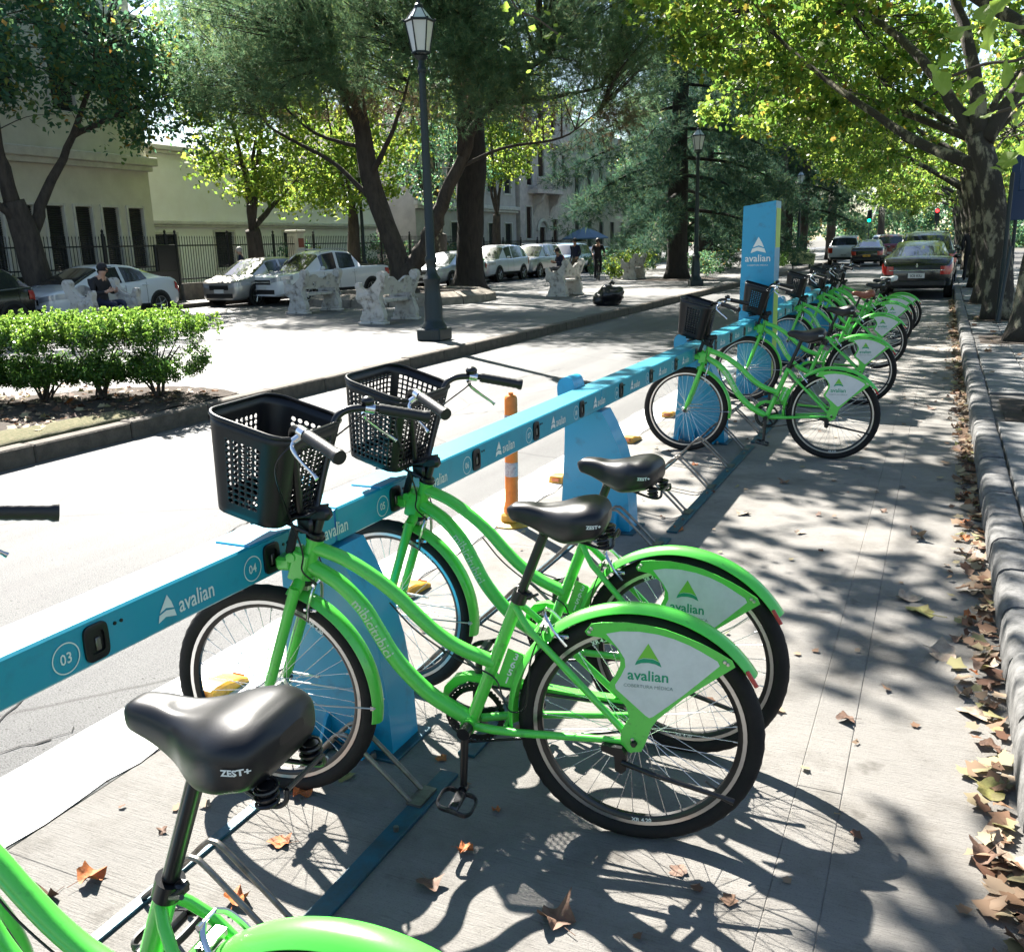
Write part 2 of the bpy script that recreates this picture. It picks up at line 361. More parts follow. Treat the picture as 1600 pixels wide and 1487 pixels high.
# painted edge line with a ragged edge, 4 mm over the asphalt
pb = MB(); xs = []; y = -3.
while y < 22: xs.append((y, -2.63+random.uniform(-.008, .008), -2.285+random.uniform(-.02, .012))); y += .12
pb.add([(a, y, .004) for y, a, _ in xs]+[(b_, y, .004) for y, _, b_ in xs], [(i, len(xs)+i, len(xs)+i+1, i+1) for i in range(len(xs)-1)])
pb.build('painted_edge_line', PAINT, road, False, fix=True)
for pts in (((-2.95, 1.9), (-3.25, 2.6), (-3.45, 3.3), (-3.75, 4.0), (-3.95, 4.9), (-4.3, 5.6), (-4.4, 6.4)), ((-2.75, .9), (-2.85, 1.5), (-2.7, 2.0)), ((-6.6, 8.8), (-5.6, 9.3), (-4.9, 10.3), (-4.6, 11.6)), ((-3.2, 8.6), (-4.1, 8.2), (-4.9, 7.4), (-6.5, 7.1))):      # open cracks, dark and thin
    c = MB(); P = soft([(x+random.uniform(-.03, .03), y, 0) for x, y in pts], 14); P = [p+Vector((random.uniform(-.022, .022), random.uniform(-.022, .022), .004)) for p in P]
    wd = [random.uniform(.002, .007) for _ in P]; c.add([(p.x-w_, p.y, p.z) for p, w_ in zip(P, wd)]+[(p.x+w_, p.y, p.z) for p, w_ in zip(P, wd)], [(i, len(P)+i, len(P)+i+1, i+1) for i in range(len(P)-1)]); c.build('crack', mat('crack_dark', (.012, .012, .012), .95), road, False)

# bike lane: cast concrete slabs with open joints
lane = MB(); lane.add([(-2.3, -3, -.004), (.36, -3, -.004), (.36, 21.2, -.004), (-2.3, 21.2, -.004)], [(0, 1, 2, 3)])
lane = lane.build('bike_lane', mat('joint_dirt', (.09, .085, .075), .95), None, False, kind='structure')
def slab(x0, x1, y0, y1, z, m, parent, name, h=.06, bev=.002, gap=.0002):
    b = MB(); b.box(((x0+x1)/2, (y0+y1)/2, z-h/2), (x1-x0-gap, y1-y0-gap, h), bev=bev); return b.build(name, m, parent, True, 30)
ys = [-2.9, .0-1.57, 1.43, 4.43, 7.43, 10.43, 13.43, 16.43, 19.43, 21.2]
for i in range(len(ys)-1):
    slab(-2.285, -.283, ys[i], ys[i+1], 0., CONC, lane, 'concrete_slab'); slab(-.152, .345, ys[i]+.35, ys[i+1]+.35, 0., CONC, lane, 'concrete_slab')
ys = [-2.9, -.4, 2.6, 5.6, 8.6, 11.6, 14.6, 17.6, 21.2]
for i in range(len(ys)-1): slab(-.283, -.152, ys[i], ys[i+1], .001, CONC, lane, 'gutter_slab', bev=.003)

# kerb of rounded granite stones beside the lane, each stone its own piece
kerb = MB(); kerb.add([(.36, -3, .05), (.46, -3, .05), (.46, 60, .05), (.36, 60, .05)], [(0, 1, 2, 3)])
kerb = kerb.build('kerb', mat('kerb_mortar', (.09, .085, .08), .95), None, False, kind='structure')
km = []
for k in range(4):
    b = MB(); n = 9; prof = [(.0, -.03), (-.004, .03), (.0, .10), (.008, .13), (.026, .148), (.06, .153), (.15, .151), (.165, .13), (.165, -.03)]
    P = []
    for i in range(n+1):
        t = i/n; e = min(t, 1-t)*.46; ease = max(0, .028-e)/.028
        P.append([Vector((x*(1-.0*ease)+(.008*ease*ease if x < .05 else 0)+random.uniform(-.002, .002), -.23+.46*t, z-(.012*ease*ease if z > .1 else 0)+random.uniform(-.002, .002))) for x, z in prof])
    b.grid(P); b.add(P[0], [tuple(range(len(prof)))]); b.add(P[-1], [tuple(range(len(prof)))[::-1]])
    km.append(b.mesh('kerb_stone', STONEK, True, 60))
y = -.5
while y < 24:
    o = link('kerb_stone', random.choice(km), kerb); o.location = (.322+random.uniform(-.005, .005), y, random.uniform(-.006, .006)); o.rotation_euler = (0, random.uniform(-.02, .02), random.uniform(-.01, .01)); y += .475
b = MB(); b.box((.405, 57, .06), (.165, 66, .18), bev=.02); b.build('kerb_run', STONEK, kerb, True, 30)

# right-hand pavement of square tiles, bare tree pits
pav = sheet('pavement', .47, 7., -3, 90, .118, mat('pavement_bed', (.07, .068, .065), .95))
tm = []
for k in range(4):
    b = MB(); b.box((0, 0, -.02), (.392, .392, .04), bev=.006); tm.append(b.mesh('paving_tile', TILE, True, 30))
PITS = [(.56, 1.66, 8.2, 9.5), (.56, 1.6, 14.3, 15.6), (.56, 1.6, 17.9, 19.3), (.56, 1.6, 22.3, 23.6)]
rest = MB()
for j in range(120):
    for i in range(6):
        x = .69+.4*i; yy = 1.2+.4*j
        if any(a-.15 < x < b_+.15 and c-.15 < yy < d+.15 for a, b_, c, d in PITS): continue
        if yy < 20 and x < .5+.062*yy+.4:
            o = link('paving_tile', random.choice(tm), pav); o.location = (x, yy, .148+random.uniform(-.004, .004)); o.rotation_euler = (random.uniform(-.006, .006), random.uniform(-.006, .006), 0)
        else: rest.box((x, yy, .128+random.uniform(-.004, .004)), (.39, .39, .04))
rest.build('outer_tiles', TILE, pav, False, kind='stuff', fix=False)
for a, b_, c, d in PITS:
    s = MB(); n = 10; s.grid([[Vector((a+(b_-a)*i/n, c+(d-c)*j/n, .124+.012*random.random())) for j in range(n+1)] for i in range(n+1)]); s.build('tree_pit_soil', SOIL, pav)

# median: kerb in cut lengths, paving, planting bed
med = sheet('median_pavement', -16.8, -6.82, -12, 160, .15, MED)
mk = MB(); mk.box((-6.82, 60, .03), (.06, 140, .2)); mk = mk.build('median_kerb', STONEM, None, False, kind='structure')
y = -8.
while y < 46:
    l = random.choice((.98, 1.0, 1.02)); b = MB(); b.box((-6.755+random.uniform(-.008, .006), y+l/2, .066+random.uniform(-.006, .008)), (.17, l-.008, .176), bev=.014); b.build('kerb_block', STONEM, mk, True, 30); y += l
b = MB(); b.box((-6.755, 103, .064), (.17, 114, .176), bev=.014); b.build('kerb_run', STONEM, mk, True, 30)
b = MB(); b.box((-16.87, 60, .064), (.16, 150, .17), bev=.014); b.build('inner_kerb', STONEM, None, True, 30, kind='structure')
# soil bed under the hedge and the scrap of dry lawn in front of it
s = MB(); n = 24; P = []
for i in range(n+1):
    t = i/n; P.append([Vector((-6.86-(3.4-1.55*max(0, t-.6)/.4*1.2)*u, 3.0+4.75*t, .156+.02*random.random()+.03*math.sin(3.1*u))) for u in [k/14 for k in range(15)]])
s.grid(P); s.build('planting_bed', SOIL, None, True, 180, kind='structure')
s = MB(); s.grid([[Vector((-6.842-(1.0-.62*i/n)*max(0, u), 2.8+3.5*i/n, .13 if u < 0 else .168+.012*random.random()+.03*math.sin(3.1*u))) for u in [-.1]+[k/8 for k in range(9)]] for i in range(n+1)]); s.build('dry_lawn', LAWN, None, True, 180, kind='structure')
sheet('far_pavement', -60, -22., -12, 160, .13, MED)
b = MB(); b.box((-21.98, 60, .05), (.16, 150, .2), bev=.014); b.build('far_kerb', STONEM, None, True, 30, kind='structure')

# ------------------------------------------------------------------ docking rail
RX, RZ0, RZ1, RB = -1.70, .7126, .826, -1.855
JOINTS = [-2.82, -.26, 2.30, 4.86, 7.42, 9.98, 12.54, 15.10, 17.66]
rail = thing('docking_rail', 'long blue docking rail with numbered white slots running down the bike lane', 'bike dock', (RX, 0, 0))
def face(o=.002): return lambda u, v: (o, u, v)       # text plane on the rail's near face (x forward, y reading direction)
SLOT = 1
ring_v = None
for bi in range(len(JOINTS)-1):
    y0, y1 = JOINTS[bi], JOINTS[bi+1]
    b = MB(); b.box(((RB-RX)/2, (y0+y1)/2, (RZ0+RZ1)/2), (RX-RB, y1-y0-.012, RZ1-RZ0), bev=.006); b.build('beam', BLUER, rail, True, 30)
    b = MB(); b.box(((RB-RX)/2-.001, y1, (RZ0+RZ1)/2), (RX-RB-.012, .05, RZ1-RZ0-.012)); b.build('beam_joint', BLUE2, rail, False)
    for q in range(4):
        dy = y0+(.35, .985, 1.615, 2.235)[q]
        num = bi*4+q-3
        if num < 1: num = 0
        b = MB()      # black dock plate with a deep mouth
        pl = [(math.copysign(1, math.cos(t))*abs(math.cos(t))**.45*.034, math.copysign(1, math.sin(t))*abs(math.sin(t))**.45*.044) for t in [2*math.pi*k/28 for k in range(28)]]
        inn = [(u*.62, v*.6) for u, v in pl]; zc = .768
        V = [(.006, dy+u, zc+v) for u, v in pl]+[(.0075, dy+u*.9, zc+v*.9) for u, v in pl]+[(.007, dy+u, zc+v) for u, v in inn]+[(.0015, dy+u, zc+v) for u, v in inn]
        F = [(r_*28+i, r_*28+(i+1) % 28, (r_+1)*28+(i+1) % 28, (r_+1)*28+i) for r_ in range(3) for i in range(28)]+[tuple(range(84, 112))]
        V += [(-.001, dy+u, zc+v) for u, v in pl]; F += [(112+i, 112+(i+1) % 28, (i+1) % 28, i) for i in range(28)]
        b.add(V, F); dk = b.build('dock_plate', BLACKP, rail, True, 30)
        b = MB(); b.box((.003, dy+.004, zc-.006), (.006, .014, .032), bev=.002); b.build('latch', STEEL, dk)
        for k in (0, 1):
            b = MB(); b.lathe([(.0, .0025), (.0045, .0025), (.0045, 0)], 12, (0, dy+.058+.019*k, .79), (1, 0, 0)); b.build('hole_cap', BLACKP, rail)
        if num:
            b = MB(); rc = dy-.082; n = 36; zc2 = .762
            for a in range(n):
                t0, t1 = 2*math.pi*a/n, 2*math.pi*(a+1)/n
                b.add([(.002, rc+r_*math.cos(t), zc2+r_*math.sin(t)) for r_, t in ((.0335, t0), (.0365, t0), (.0365, t1), (.0335, t1))], [(0, 1, 2, 3)])
            b.text('%02d' % num, .036, lambda u, v: (.002, rc+u*.9, zc2-.0125+v), .012); b.build('slot_number', WHITEP, rail, False)
        b = MB(); ly = dy+.188
        f = lambda u, v: (.002, ly+u, .735+v)
        b.add([f(0.004, .026), f(.033, .066), f(.045, .044), f(.051, .026), f(.026, .033)], [(0, 4, 3, 2, 1)]); b.add([f(-.003, .002), f(.022, .011), f(.057, .002), f(.052, .021), f(.026, .027), f(.002, .021)], [(0, 1, 2, 3, 4, 5)])
        b.text('avalian', .062, lambda u, v: (.002, ly+.068+u*.78, .74+v), .012, 'LEFT'); b.build('rail_logo', WHITEP, rail, False)
        if num in (4, 5):
            b = MB(); b.box(((RB-RX)/2+.02, dy-.02, RZ1+.002), (RX-RB-.03, .14, .008), bev=.003); b.build('lid', BLUE, rail, True, 30)
# pedestals: hollow blue boards that carry the rail and stand up behind it
ped = [(-1.952, 0), (-1.925, .35), (-1.915, .66), (-1.950, .76), (-1.958, .83), (-1.942, .875), (-1.905, .892), (-1.868, .88), (-1.852, .84), (-1.852, .705), (-1.69, .700), (-1.645, .62), (-1.59, .5), (-1.552, .36), (-1.530, .18), (-1.522, 0)]
for y in (2.30, 4.86, 7.42, 12.54, 15.10, 17.6, -.26):
    b = MB(); pp = soft([(x, 0, z) for x, z in ped[:9]], 3); poly = [(p.x, p.z) for p in pp]+ped[9:]
    b.prism(poly, lambda u, v, t: (u-RX, y+t, v), -.03, .13); p = b.build('pedestal', BLUE, rail, True, 35)
    b = MB(); b.box((-1.74-RX, y+.05, .005), (.50, .24, .012), bev=.003)
    b.build('base_plate', TEAL, p, False)
    for gx_ in (-1.90, -1.77, -1.60):
        b = MB(); b.prism([(0, .012), (-.075, .012), (-.02, .10), (0, .115)], lambda u, v, t: (gx_-RX+t, y-.03+u, v), -.006, .006); b.build('gusset', BLUE, p, False)
        b = MB(); b.lathe([(0, .02), (.009, .02), (.011, .008), (.011, 0)], 8, (gx_-RX+.03, y-.075, .011)); b.build('bolt', STEEL, p)
# ------------------------------------------------------------------ totem
tot = thing('totem_sign', 'tall blue totem sign with lime side and white lettering rising between the docks', 'sign', (-1.735, 9.98, 0))
b = MB(); P = [(-.175, 0), (.165, 0), (.155, 1.99), (-.165, 1.955)]
b.prism([(-.185, 0), (.175, 0), (.162, 2.0), (-.162, 1.955)], lambda u, v, t: (u, t, v), -.16, .16); b.build('body', BLUE, tot, True, 30)
for z0, z1, m in ((.0, 1.20, LIME), (1.52, 1.93, LIME)):
    b = MB(); f = lambda z: .175-.013*z/2+.002
    b.add([(f(z0), -.13, z0+.02), (f(z0), .15, z0+.02), (f(z1), .15, z1), (f(z1), -.13, z1)], [(0, 1, 2, 3)]); b.build('lime_band', m, tot, False)
b = MB(); F = lambda u, v: (u, -.162, v)
b.add([F(-.055, 1.545), F(0, 1.65), (.035, -.162, 1.595), F(.058, 1.545), F(.004, 1.565)], [(0, 4, 3, 2, 1)]); b.add([F(-.075, 1.49), F(-.01, 1.512), F(.08, 1.49), F(.062, 1.533), F(.004, 1.55), F(-.06, 1.533)], [(0, 1, 2, 3, 4, 5)]); b.build('emblem', WHITEP, tot, False)
b = MB(); b.text('avalian', .098, lambda u, v: F(u, 1.405+v), .012); b.text('COBERTURA MÉDICA', .022, lambda u, v: F(u, 1.36+v), .0); b.build('lettering', WHITEP, tot, False)
# ------------------------------------------------------------------ wheel racks on the ground
RKI = 0
for bi, (y0, y1) in enumerate(((-.3, 2.25), (2.36, 4.8), (4.92, 7.35), (7.5, 9.8), (10.2, 12.4), (12.7, 15.0), (15.2, 17.5))):
    lab = ['nearest grey steel wheel rack bolted down by the cropped front bike', 'steel wheel rack with empty hoops behind the two foreground bikes', 'steel wheel rack between the orange post pedestal and the fourth bike', 'steel wheel rack in front of the blue totem', 'steel wheel rack just past the blue totem', 'steel wheel rack under the far cluster of bikes', 'farthest steel wheel rack near the black parked car'][bi]
    rk = thing('wheel_rack', lab, 'bike rack', (-1.3, (y0+y1)/2, 0), 0, 'wheel racks bolted along the docks'); o = Vector(rk.location)
    b = MB(); b.box((0, 0, .006), (.062, y1-y0, .012), bev=.002); b.build('floor_bar', TEAL, rk, True, 30)
    b = MB(); b.box((-.46, 0, .005), (.035, y1-y0, .010), bev=.002); b.build('floor_bar', TEAL, rk, True, 30)
    for q in range(4):
        dy = JOINTS[bi+1]+(.35, .985, 1.615, 2.235)[q]+.085
        for s_ in (-1, 1):
            yy = dy+s_*.034-o.y
            pts = soft([(-.025, yy+.03, .012), (-.12, yy+.012, .115), (-.205, yy, .198), (-.235, yy, .208), (-.265, yy, .196), (-.36, yy+.01, .10), (-.455, yy+.022, .012)], 5)
            b = MB(); b.tube(pts, .0075, 8); b.build('hoop', STEEL, rk)
        b = MB(); b.box((-.01, dy-o.y+.03, .016), (.05, .10, .008)); b.lathe([(0, .016), (.008, .016), (.008, 0)], 8, (.005, dy-o.y-.14, .01)); b.build('bracket', STEEL, rk, False)
# ------------------------------------------------------------------ bicycles
HUBR = Vector((0, 0, .335)); HUBF = Vector((1.100, 0, .335)); BBK = Vector((.478, 0, .300)); STT = Vector((.325, 0, .690))
AXP = Vector((.945, 0, .77)); AXD = Vector((-.335, 0, .942)).normalized()
def stext(b, txt, size, o, ux, uy, bold=0., align='CENTER', kx=1., mi=0):
    o, ux, uy = Vector(o), Vector(ux), Vector(uy); b.text(txt, size, lambda u, v: o+ux*(u*kx)+uy*v, bold, align, mi)
def wheel(name, parent, hub, decal=None):
    # hub is the wheel's own mesh; tyre, rim, spokes and nuts hang under it
    b = MB(); b.lathe([(.0, -.065), (.008, -.065), (.008, -.052), (.017, -.05), (.024, -.036), (.024, -.032), (.014, -.028), (.014, .028), (.024, .032), (.024, .036), (.017, .05), (.008, .052), (.008, .065), (0, .065)], 18, hub, (0, 1, 0))
    wh = b.build(name, ALU, parent)
    b = MB(); n, k, Rr, rr = 96, 14, .3115, .0235; P = []
    for i in range(n):
        t = 2*math.pi*i/n; row = []
        for j in range(k):
            s_ = 2*math.pi*j/k; kn = .0018 if (i+(j % 2)) % 2 and math.cos(s_) > .1 else 0
            rad = Rr+(rr+kn)*math.cos(s_); row.append(hub+Vector((rad*math.cos(t), (rr+kn)*math.sin(s_)*1.02, rad*math.sin(t))))
        P.append(row)
    b.grid(P, True, True); b.build('tyre', RUBBER, wh, True, 180)
    b = MB(); b.lathe([(.2905, -.0125), (.2745, -.0125), (.2665, -.006), (.2665, .006), (.2745, .0125), (.2905, .0125)], 72, hub, (0, 1, 0), True); b.build('rim', BLACKM, wh, True, 40)
    b = MB()
    for s_ in (-1, 1): b.lathe([(.2905, .0128*s_), (.2905, .0140*s_), (.2800, .0140*s_), (.2800, .0128*s_)], 72, hub, (0, 1, 0), True)
    b.build('brake_track', ALU, wh, True, 40)
    b = MB()
    for i in range(36):
        t = 2*math.pi*(i+.25)/36; s_ = 1 if i % 2 else -1; tt = t+(.9 if (i//2) % 2 else -.9)
        a = hub+Vector((.021*math.cos(tt), .034*s_, .021*math.sin(tt))); c = hub+Vector((.268*math.cos(t), .002*s_, .268*math.sin(t)))
        b.tube([a, c], .00105, 5, caps=False)
    b.build('spokes', CHROME, wh, True, 180, kind='stuff')
    b = MB()
    for i in range(36):
        t = 2*math.pi*(i+.25)/36; b.tube([hub+Vector((.268*math.cos(t), 0, .268*math.sin(t))), hub+Vector((.255*math.cos(t), 0, .255*math.sin(t)))], .0018, 5, caps=False)
    b.build('nipples', ALU, wh, True, 180, kind='stuff')
    for s_ in (-1, 1):
        b = MB(); b.lathe([(0, .018*s_), (.007, .018*s_), (.0095, .012*s_), (.0095, 0)], 6, hub+Vector((0, .074*s_, 0)), (0, 1, 0)); b.lathe([(.014, .0), (.014, .003*s_), (.006, .003*s_)], 16, hub+Vector((0, .071*s_, 0)), (0, 1, 0)); b.build('axle_nut', BLACKM, wh, True, 30)
    b = MB(); t = -2.5; b.tube([hub+Vector((.268*math.cos(t), 0, .268*math.sin(t))), hub+Vector((.23*math.cos(t), 0, .23*math.sin(t)))], .003, 8); b.build('valve', BLACKM, wh)
    if decal:
        for txt, t, m in decal:
            b = MB(); c = hub+Vector((.2725*math.cos(t), .0126, .2725*math.sin(t)))
            ux = Vector((math.sin(t), 0, -math.cos(t)))
            def f(u, v):
                up = 1 if math.sin(t) > 0 else -1; a = t+up*u/.2715; rr = .2675+v if up > 0 else .2805-v; return hub+Vector((rr*math.cos(a), .0136, rr*math.sin(a)))
            b.text(txt, .0165, f, .03, cuts=1); b.build('rim_decal', m, wh, False)
    return wh
def fender(name, parent, hub, r, a0, a1, wd, n=40):
    b = MB(); P = []
    for i in range(n+1):
        t = R(a0+(a1-a0)*i/n); row = []
        for th, d in ((.0, 0), (-.0022, 1)):
            js = range(11) if not d else range(10, -1, -1)
            for j in js:
                s_ = (j/10-.5)*2; rad = r+th-.018*abs(s_)**2.4; row.append(hub+Vector((rad*math.cos(t), wd*.5*s_*(1 if not d else .965), rad*math.sin(t))))
        P.append(row)
    b.grid(P, cv=True); k = len(P[0]); b.add(P[0], [tuple(range(k))]); b.add(P[-1], [tuple(range(k))]); return b.build(name, G_GREEN, parent, True, 50)

def saddle_w(s_):      # half width along the saddle (0 tail .. 1 nose)
    return np.interp(s_, [0, .015, .04, .1, .2, .3, .4, .5, .6, .7, .8, .9, .96, 1], [.030, .058, .080, .092, .098, .095, .082, .066, .046, .038, .034, .031, .025, .010])
def saddle_top(s_): return np.interp(s_, [0, .05, .15, .3, .45, .6, .8, .93, 1], [.955, .974, .984, .979, .966, .960, .964, .962, .948])
def saddle_h(s_): return np.interp(s_, [0, .015, .05, .12, .25, .4, .55, .8, .95, 1], [.02, .05, .080, .098, .106, .104, .086, .060, .046, .015])
def make_saddle(parent):
    b = MB(); P = []; n = 26; m = 26; X = lambda s_: .075+.275*s_
    for i in range(n+1):
        s_ = i/n; s_ = .5-.5*math.cos(math.pi*s_) if True else s_
        wv, tp, h = saddle_w(s_), saddle_top(s_), saddle_h(s_); row = []
        for j in range(m):
            t = 2*math.pi*j/m; c, s2 = math.cos(t), math.sin(t); e = 2/(2.5 if s2 > 0 else 4.2)
            y = wv*math.copysign(abs(c)**e, c); z = tp-h/2+h/2*math.copysign(abs(s2)**e, s2)
            if s2 > 0: z -= .010*math.exp(-(y/.014)**2)*(1 if .08 < s_ < .7 else .2)
            row.append(Vector((X(s_), y, z)))
        P.append(row)
    b.grid(P, cv=True); b.add(P[0], [tuple(range(m))]); b.add(P[-1], [tuple(range(m))[::-1]])
    sd = b.build('saddle', VINYL, parent, True, 180)
    sd.modifiers.new('sub', 'SUBSURF').levels = 1; sd.modifiers['sub'].render_levels = 1
    b = MB()
    def f(u, v):
        x = .103-u; z = .926+v; s_ = (x-.075)/.275; wv, tp, h = saddle_w(s_), saddle_top(s_), saddle_h(s_); q = min(.98, abs((z-(tp-h/2))/(h/2)))
        return (x, wv*(1-q**2.7)**(1/2.7)+.0016, z)
    b.text('ZEST+', .0125, f, .04, cuts=2); b.build('saddle_print', WHITEP, sd, False)
    b = MB()
    for s_ in (-1, 1):
        b.tube(soft([(.295, s_*.008, .912), (.22, s_*.022, .885), (.15, s_*.035, .872), (.085, s_*.052, .862), (.062, s_*.05, .868), (.06, s_*.045, .885)], 5), .0038, 8)
    b.tube([(.06, -.045, .885), (.06, .045, .885)], .0038, 8); b.build('saddle_rails', BLACKM, sd)
    for s_ in (-1, 1):
        b = MB(); b.tube([(.085+.015*math.cos(t), s_*.055+.015*math.sin(t), .866+.0055*t/math.pi*.9) for t in [k*.5 for k in range(40)]], .0026, 6); b.lathe([(0, .03), (.012, .03), (.012, 0), (0, 0)], 12, (.085, s_*.055, .864)); b.build('spring', BLACKM, sd)
    return sd
def basket_wall(square):
    """tapered, rounded-square basket with real holes"""
    C0 = Vector((1.012, 0, 1.178)); e1 = Vector((.957, 0, .29)).normalized(); e3 = Vector((.185, 0, -.983)).normalized(); e2 = Vector((0, 1, 0)); H = .268
    def outline(q, hw, hd, rc):           # q in 0..4 sides (left, front, right, back)
        side = int(q) % 4; f = q-int(q)
        pts = [((-1, 1), (1, 1)), ((1, 1), (1, -1)), ((1, -1), (-1, -1)), ((-1, -1), (-1, 1))][side]
        x = (pts[0][0]+(pts[1][0]-pts[0][0])*f)*hd; y = (pts[0][1]+(pts[1][1]-pts[0][1])*f)*hw
        ix, iy = max(-hd+rc, min(hd-rc, x)), max(-hw+rc, min(hw-rc, y)); d = Vector((x-ix, y-iy)); L_ = max(abs(d.x), abs(d.y))
        if L_ > 1e-9: d = d.normalized()*rc if d.length > 1e-9 else d
        return ix+d.x*(L_/rc if L_ < rc*.999 else 1), iy+d.y*(L_/rc if L_ < rc*.999 else 1)
    def S(q, v):
        hw = .178-.036*v; hd = .128-.030*v; rc = .06-.015*v; x, y = outline(q % 4, hw, hd, rc)
        return C0+e1*x+e2*y+e3*(H*v)
    b = MB()
    sides = ((11, 14) if not square else (12, 15)); rows = 13 if not square else 13
    qs = []
    for sd in range(4):
        n = sides[sd % 2]; qs += [(sd+k/n, sd+(k+1)/n, k, n) for k in range(n)]
    v0, v1 = .10, .93
    def cell(qa, qb, va, vb, hole):
        N8 = 12 if not square else 4; qc, vc = (qa+qb)/2, (va+vb)/2
        if not hole: b.add([S(qa, va), S(qb, va), S(qb, vb), S(qa, vb)], [(0, 1, 2, 3)]); return
        out, inn = [], []
        for k in range(N8):
            t = 2*math.pi*(k+.5)/N8; c, s_ = math.cos(t), math.sin(t); mx = max(abs(c), abs(s_))
            out.append(S(qc+(qb-qa)/2*c/mx, vc+(vb-va)/2*s_/mx)); kk = .76 if not square else .95
            inn.append(S(qc+(qb-qa)/2*c*kk, vc+(vb-va)/2*s_*kk))
        b.add(out+inn, [(k, (k+1) % N8, N8+(k+1) % N8, N8+k) for k in range(N8)])
        if N8 == 12: pass
    for qa, qb, k, n in qs:
        b.add([S(qa, 0), S(qb, 0), S(qb, v0), S(qa, v0)], [(0, 1, 2, 3)]); b.add([S(qa, v1), S(qb, v1), S(qb, 1), S(qa, 1)], [(0, 1, 2, 3)])
        for r_ in range(rows):
            va, vb = v0+(v1-v0)*r_/rows, v0+(v1-v0)*(r_+1)/rows
            mar = 2 if not square else 1
            hole = (3 <= k < n-3 and 0 < r_ < rows-1) if not square else (1 <= k < n-1)
            off = 0
            cell(qa, qb, va, vb, hole)
    # floor
    fl = [S(q, 1) for q in [i/6 for i in range(24)]]; b.add(fl, [tuple(range(24))])
    me = b.mesh('basket', BLACKP, False, fix=False); bm = bmesh.new(); bm.from_mesh(me); bmesh.ops.remove_doubles(bm, verts=bm.verts, dist=2e-5); bmesh.ops.recalc_face_normals(bm, faces=bm.faces); bm.to_mesh(me); bm.free(); me.shade_smooth(); me.set_sharp_from_angle(angle=R(35))
    return me, S
BASK = [basket_wall(False), basket_wall(True)]
FPRINT = mat('frame_print', (.50, .62, .44), .5)
def make_bike(square=False):
    t = thing('bicycle', 'bike', 'bicycle')
    P = {}
    G = G_GREEN
    def tb(name, pts, r, n=14, m=G, par=t, **k): b = MB(); b.tube(pts, r, n, **k); return b.build(name, m, par)
    # frame tubes
    hb, ht = AXP-AXD*.068, AXP+AXD*.062
    P['head_tube'] = tb('head_tube', [hb-AXD*.004, hb, hb+AXD*.012, hb+AXD*.013, ht-AXD*.013, ht-AXD*.012, ht, ht+AXD*.004], [.022, .026, .026, .0225, .0225, .026, .026, .022], 18)
    top = soft([(.930, 0, .800), (.837, 0, .769), (.753, 0, .722), (.686, 0, .672), (.627, 0, .615), (.567, 0, .564), (.50, 0, .525), (.40, 0, .490)], 6)
    P['top_tube'] = tb('top_tube', top, .0205, 16)
    dn = soft([(.945, 0, .742), (.86, 0, .695), (.793, 0, .628), (.750, 0, .556), (.708, 0, .484), (.65, 0, .417), (.583, 0, .362), (.478, 0, .306)], 6)
    dt = P['down_tube'] = tb('down_tube', dn, .0235, 16)
    # printed name along the down tube (left side), following its curve
    cum = [0]
    for i in range(1, len(dn)): cum.append(cum[-1]+(dn[i]-dn[i-1]).length)
    for sgn in (1, -1):
        b = MB()
        def f(u, v):
            d = .26+u if sgn > 0 else .25-u
            i = max(0, min(len(dn)-2, int(np.searchsorted(cum, d))-1)); q = dn[i].lerp(dn[i+1], (d-cum[i])/max(1e-6, cum[i+1]-cum[i])); tg = (dn[i+1]-dn[i]).normalized(); nn = Vector((-tg.z, 0, tg.x)) if sgn < 0 else Vector((-tg.z, 0, tg.x))
            up = Vector((tg.z, 0, -tg.x)); up = up if up.z > 0 else -up
            if sgn < 0: up = up
            h = max(-.0225, min(.0225, v-.010)); return q+up*h+Vector((0, sgn*math.sqrt(.0235**2-h*h)+sgn*.0012, 0))
        b.text('mibicitubici', .042, f, .012, cuts=3); b.build('frame_print', FPRINT, dt, False)
    st0, st1 = BBK, STT
    P['seat_tube'] = tb('seat_tube', [st0, st0.lerp(st1, .985), st1], [.0185, .0185, .0185], 16)
    b = MB(); b.tube([BBK+Vector((0, -.036, 0)), BBK+Vector((0, .036, 0))], .0225, 18); b.build('bottom_bracket', G, t)
    b = MB(); d = (st1-st0).normalized(); b.tube([st1-d*.012, st1+d*.022], .0225, 16); b.box(st1+Vector((-.026, 0, .008)), (.02, .02, .02), bev=.004); b.tube([st1+Vector((-.03, -.01, .008)), st1+Vector((-.03, .028, .012)), st1+Vector((-.062, .04, .03))], .004, 8); b.build('seat_clamp', BLACKM, t)
    for s_ in (-1, 1):
        tb('seat_stay', [(.332, s_*.012, .668), (.315, s_*.028, .648), (.29, s_*.043, .618), (.02, s_*.068, .352)], .0098, 10)
        tb('chain_stay', [(.455, s_*.026, .300), (.40, s_*.04, .304), (.33, s_*.052, .310), (.02, s_*.070, .333)], [.0125, .0125, .0115, .0095], 10)
        b = MB(); b.prism([(.04, .315), (.035, .36), (.005, .372), (-.02, .35), (-.022, .32), (.008, .30)], lambda u, v, q: (u, s_*.070+q, v), -.003, .003); b.build('dropout', G, t, False)
    tb('stay_bridge', [(.275, -.045, .602), (.275, .045, .602)], .008, 8)
    tb('stay_bridge', [(.37, -.045, .306), (.37, .045, .306)], .008, 8)
    # tag behind the seat tube with stacked numerals
    b = MB(); tp = [(.360, .540), (.318, .527), (.312, .515), (.345, .428), (.355, .421), (.398, .431)]
    b.prism(tp, lambda u, v, q: (u, .006+q, v), -.002, .002); pl = b.build('number_plate', G, t, False)
    b = MB(); d = (STT-BBK).normalized()
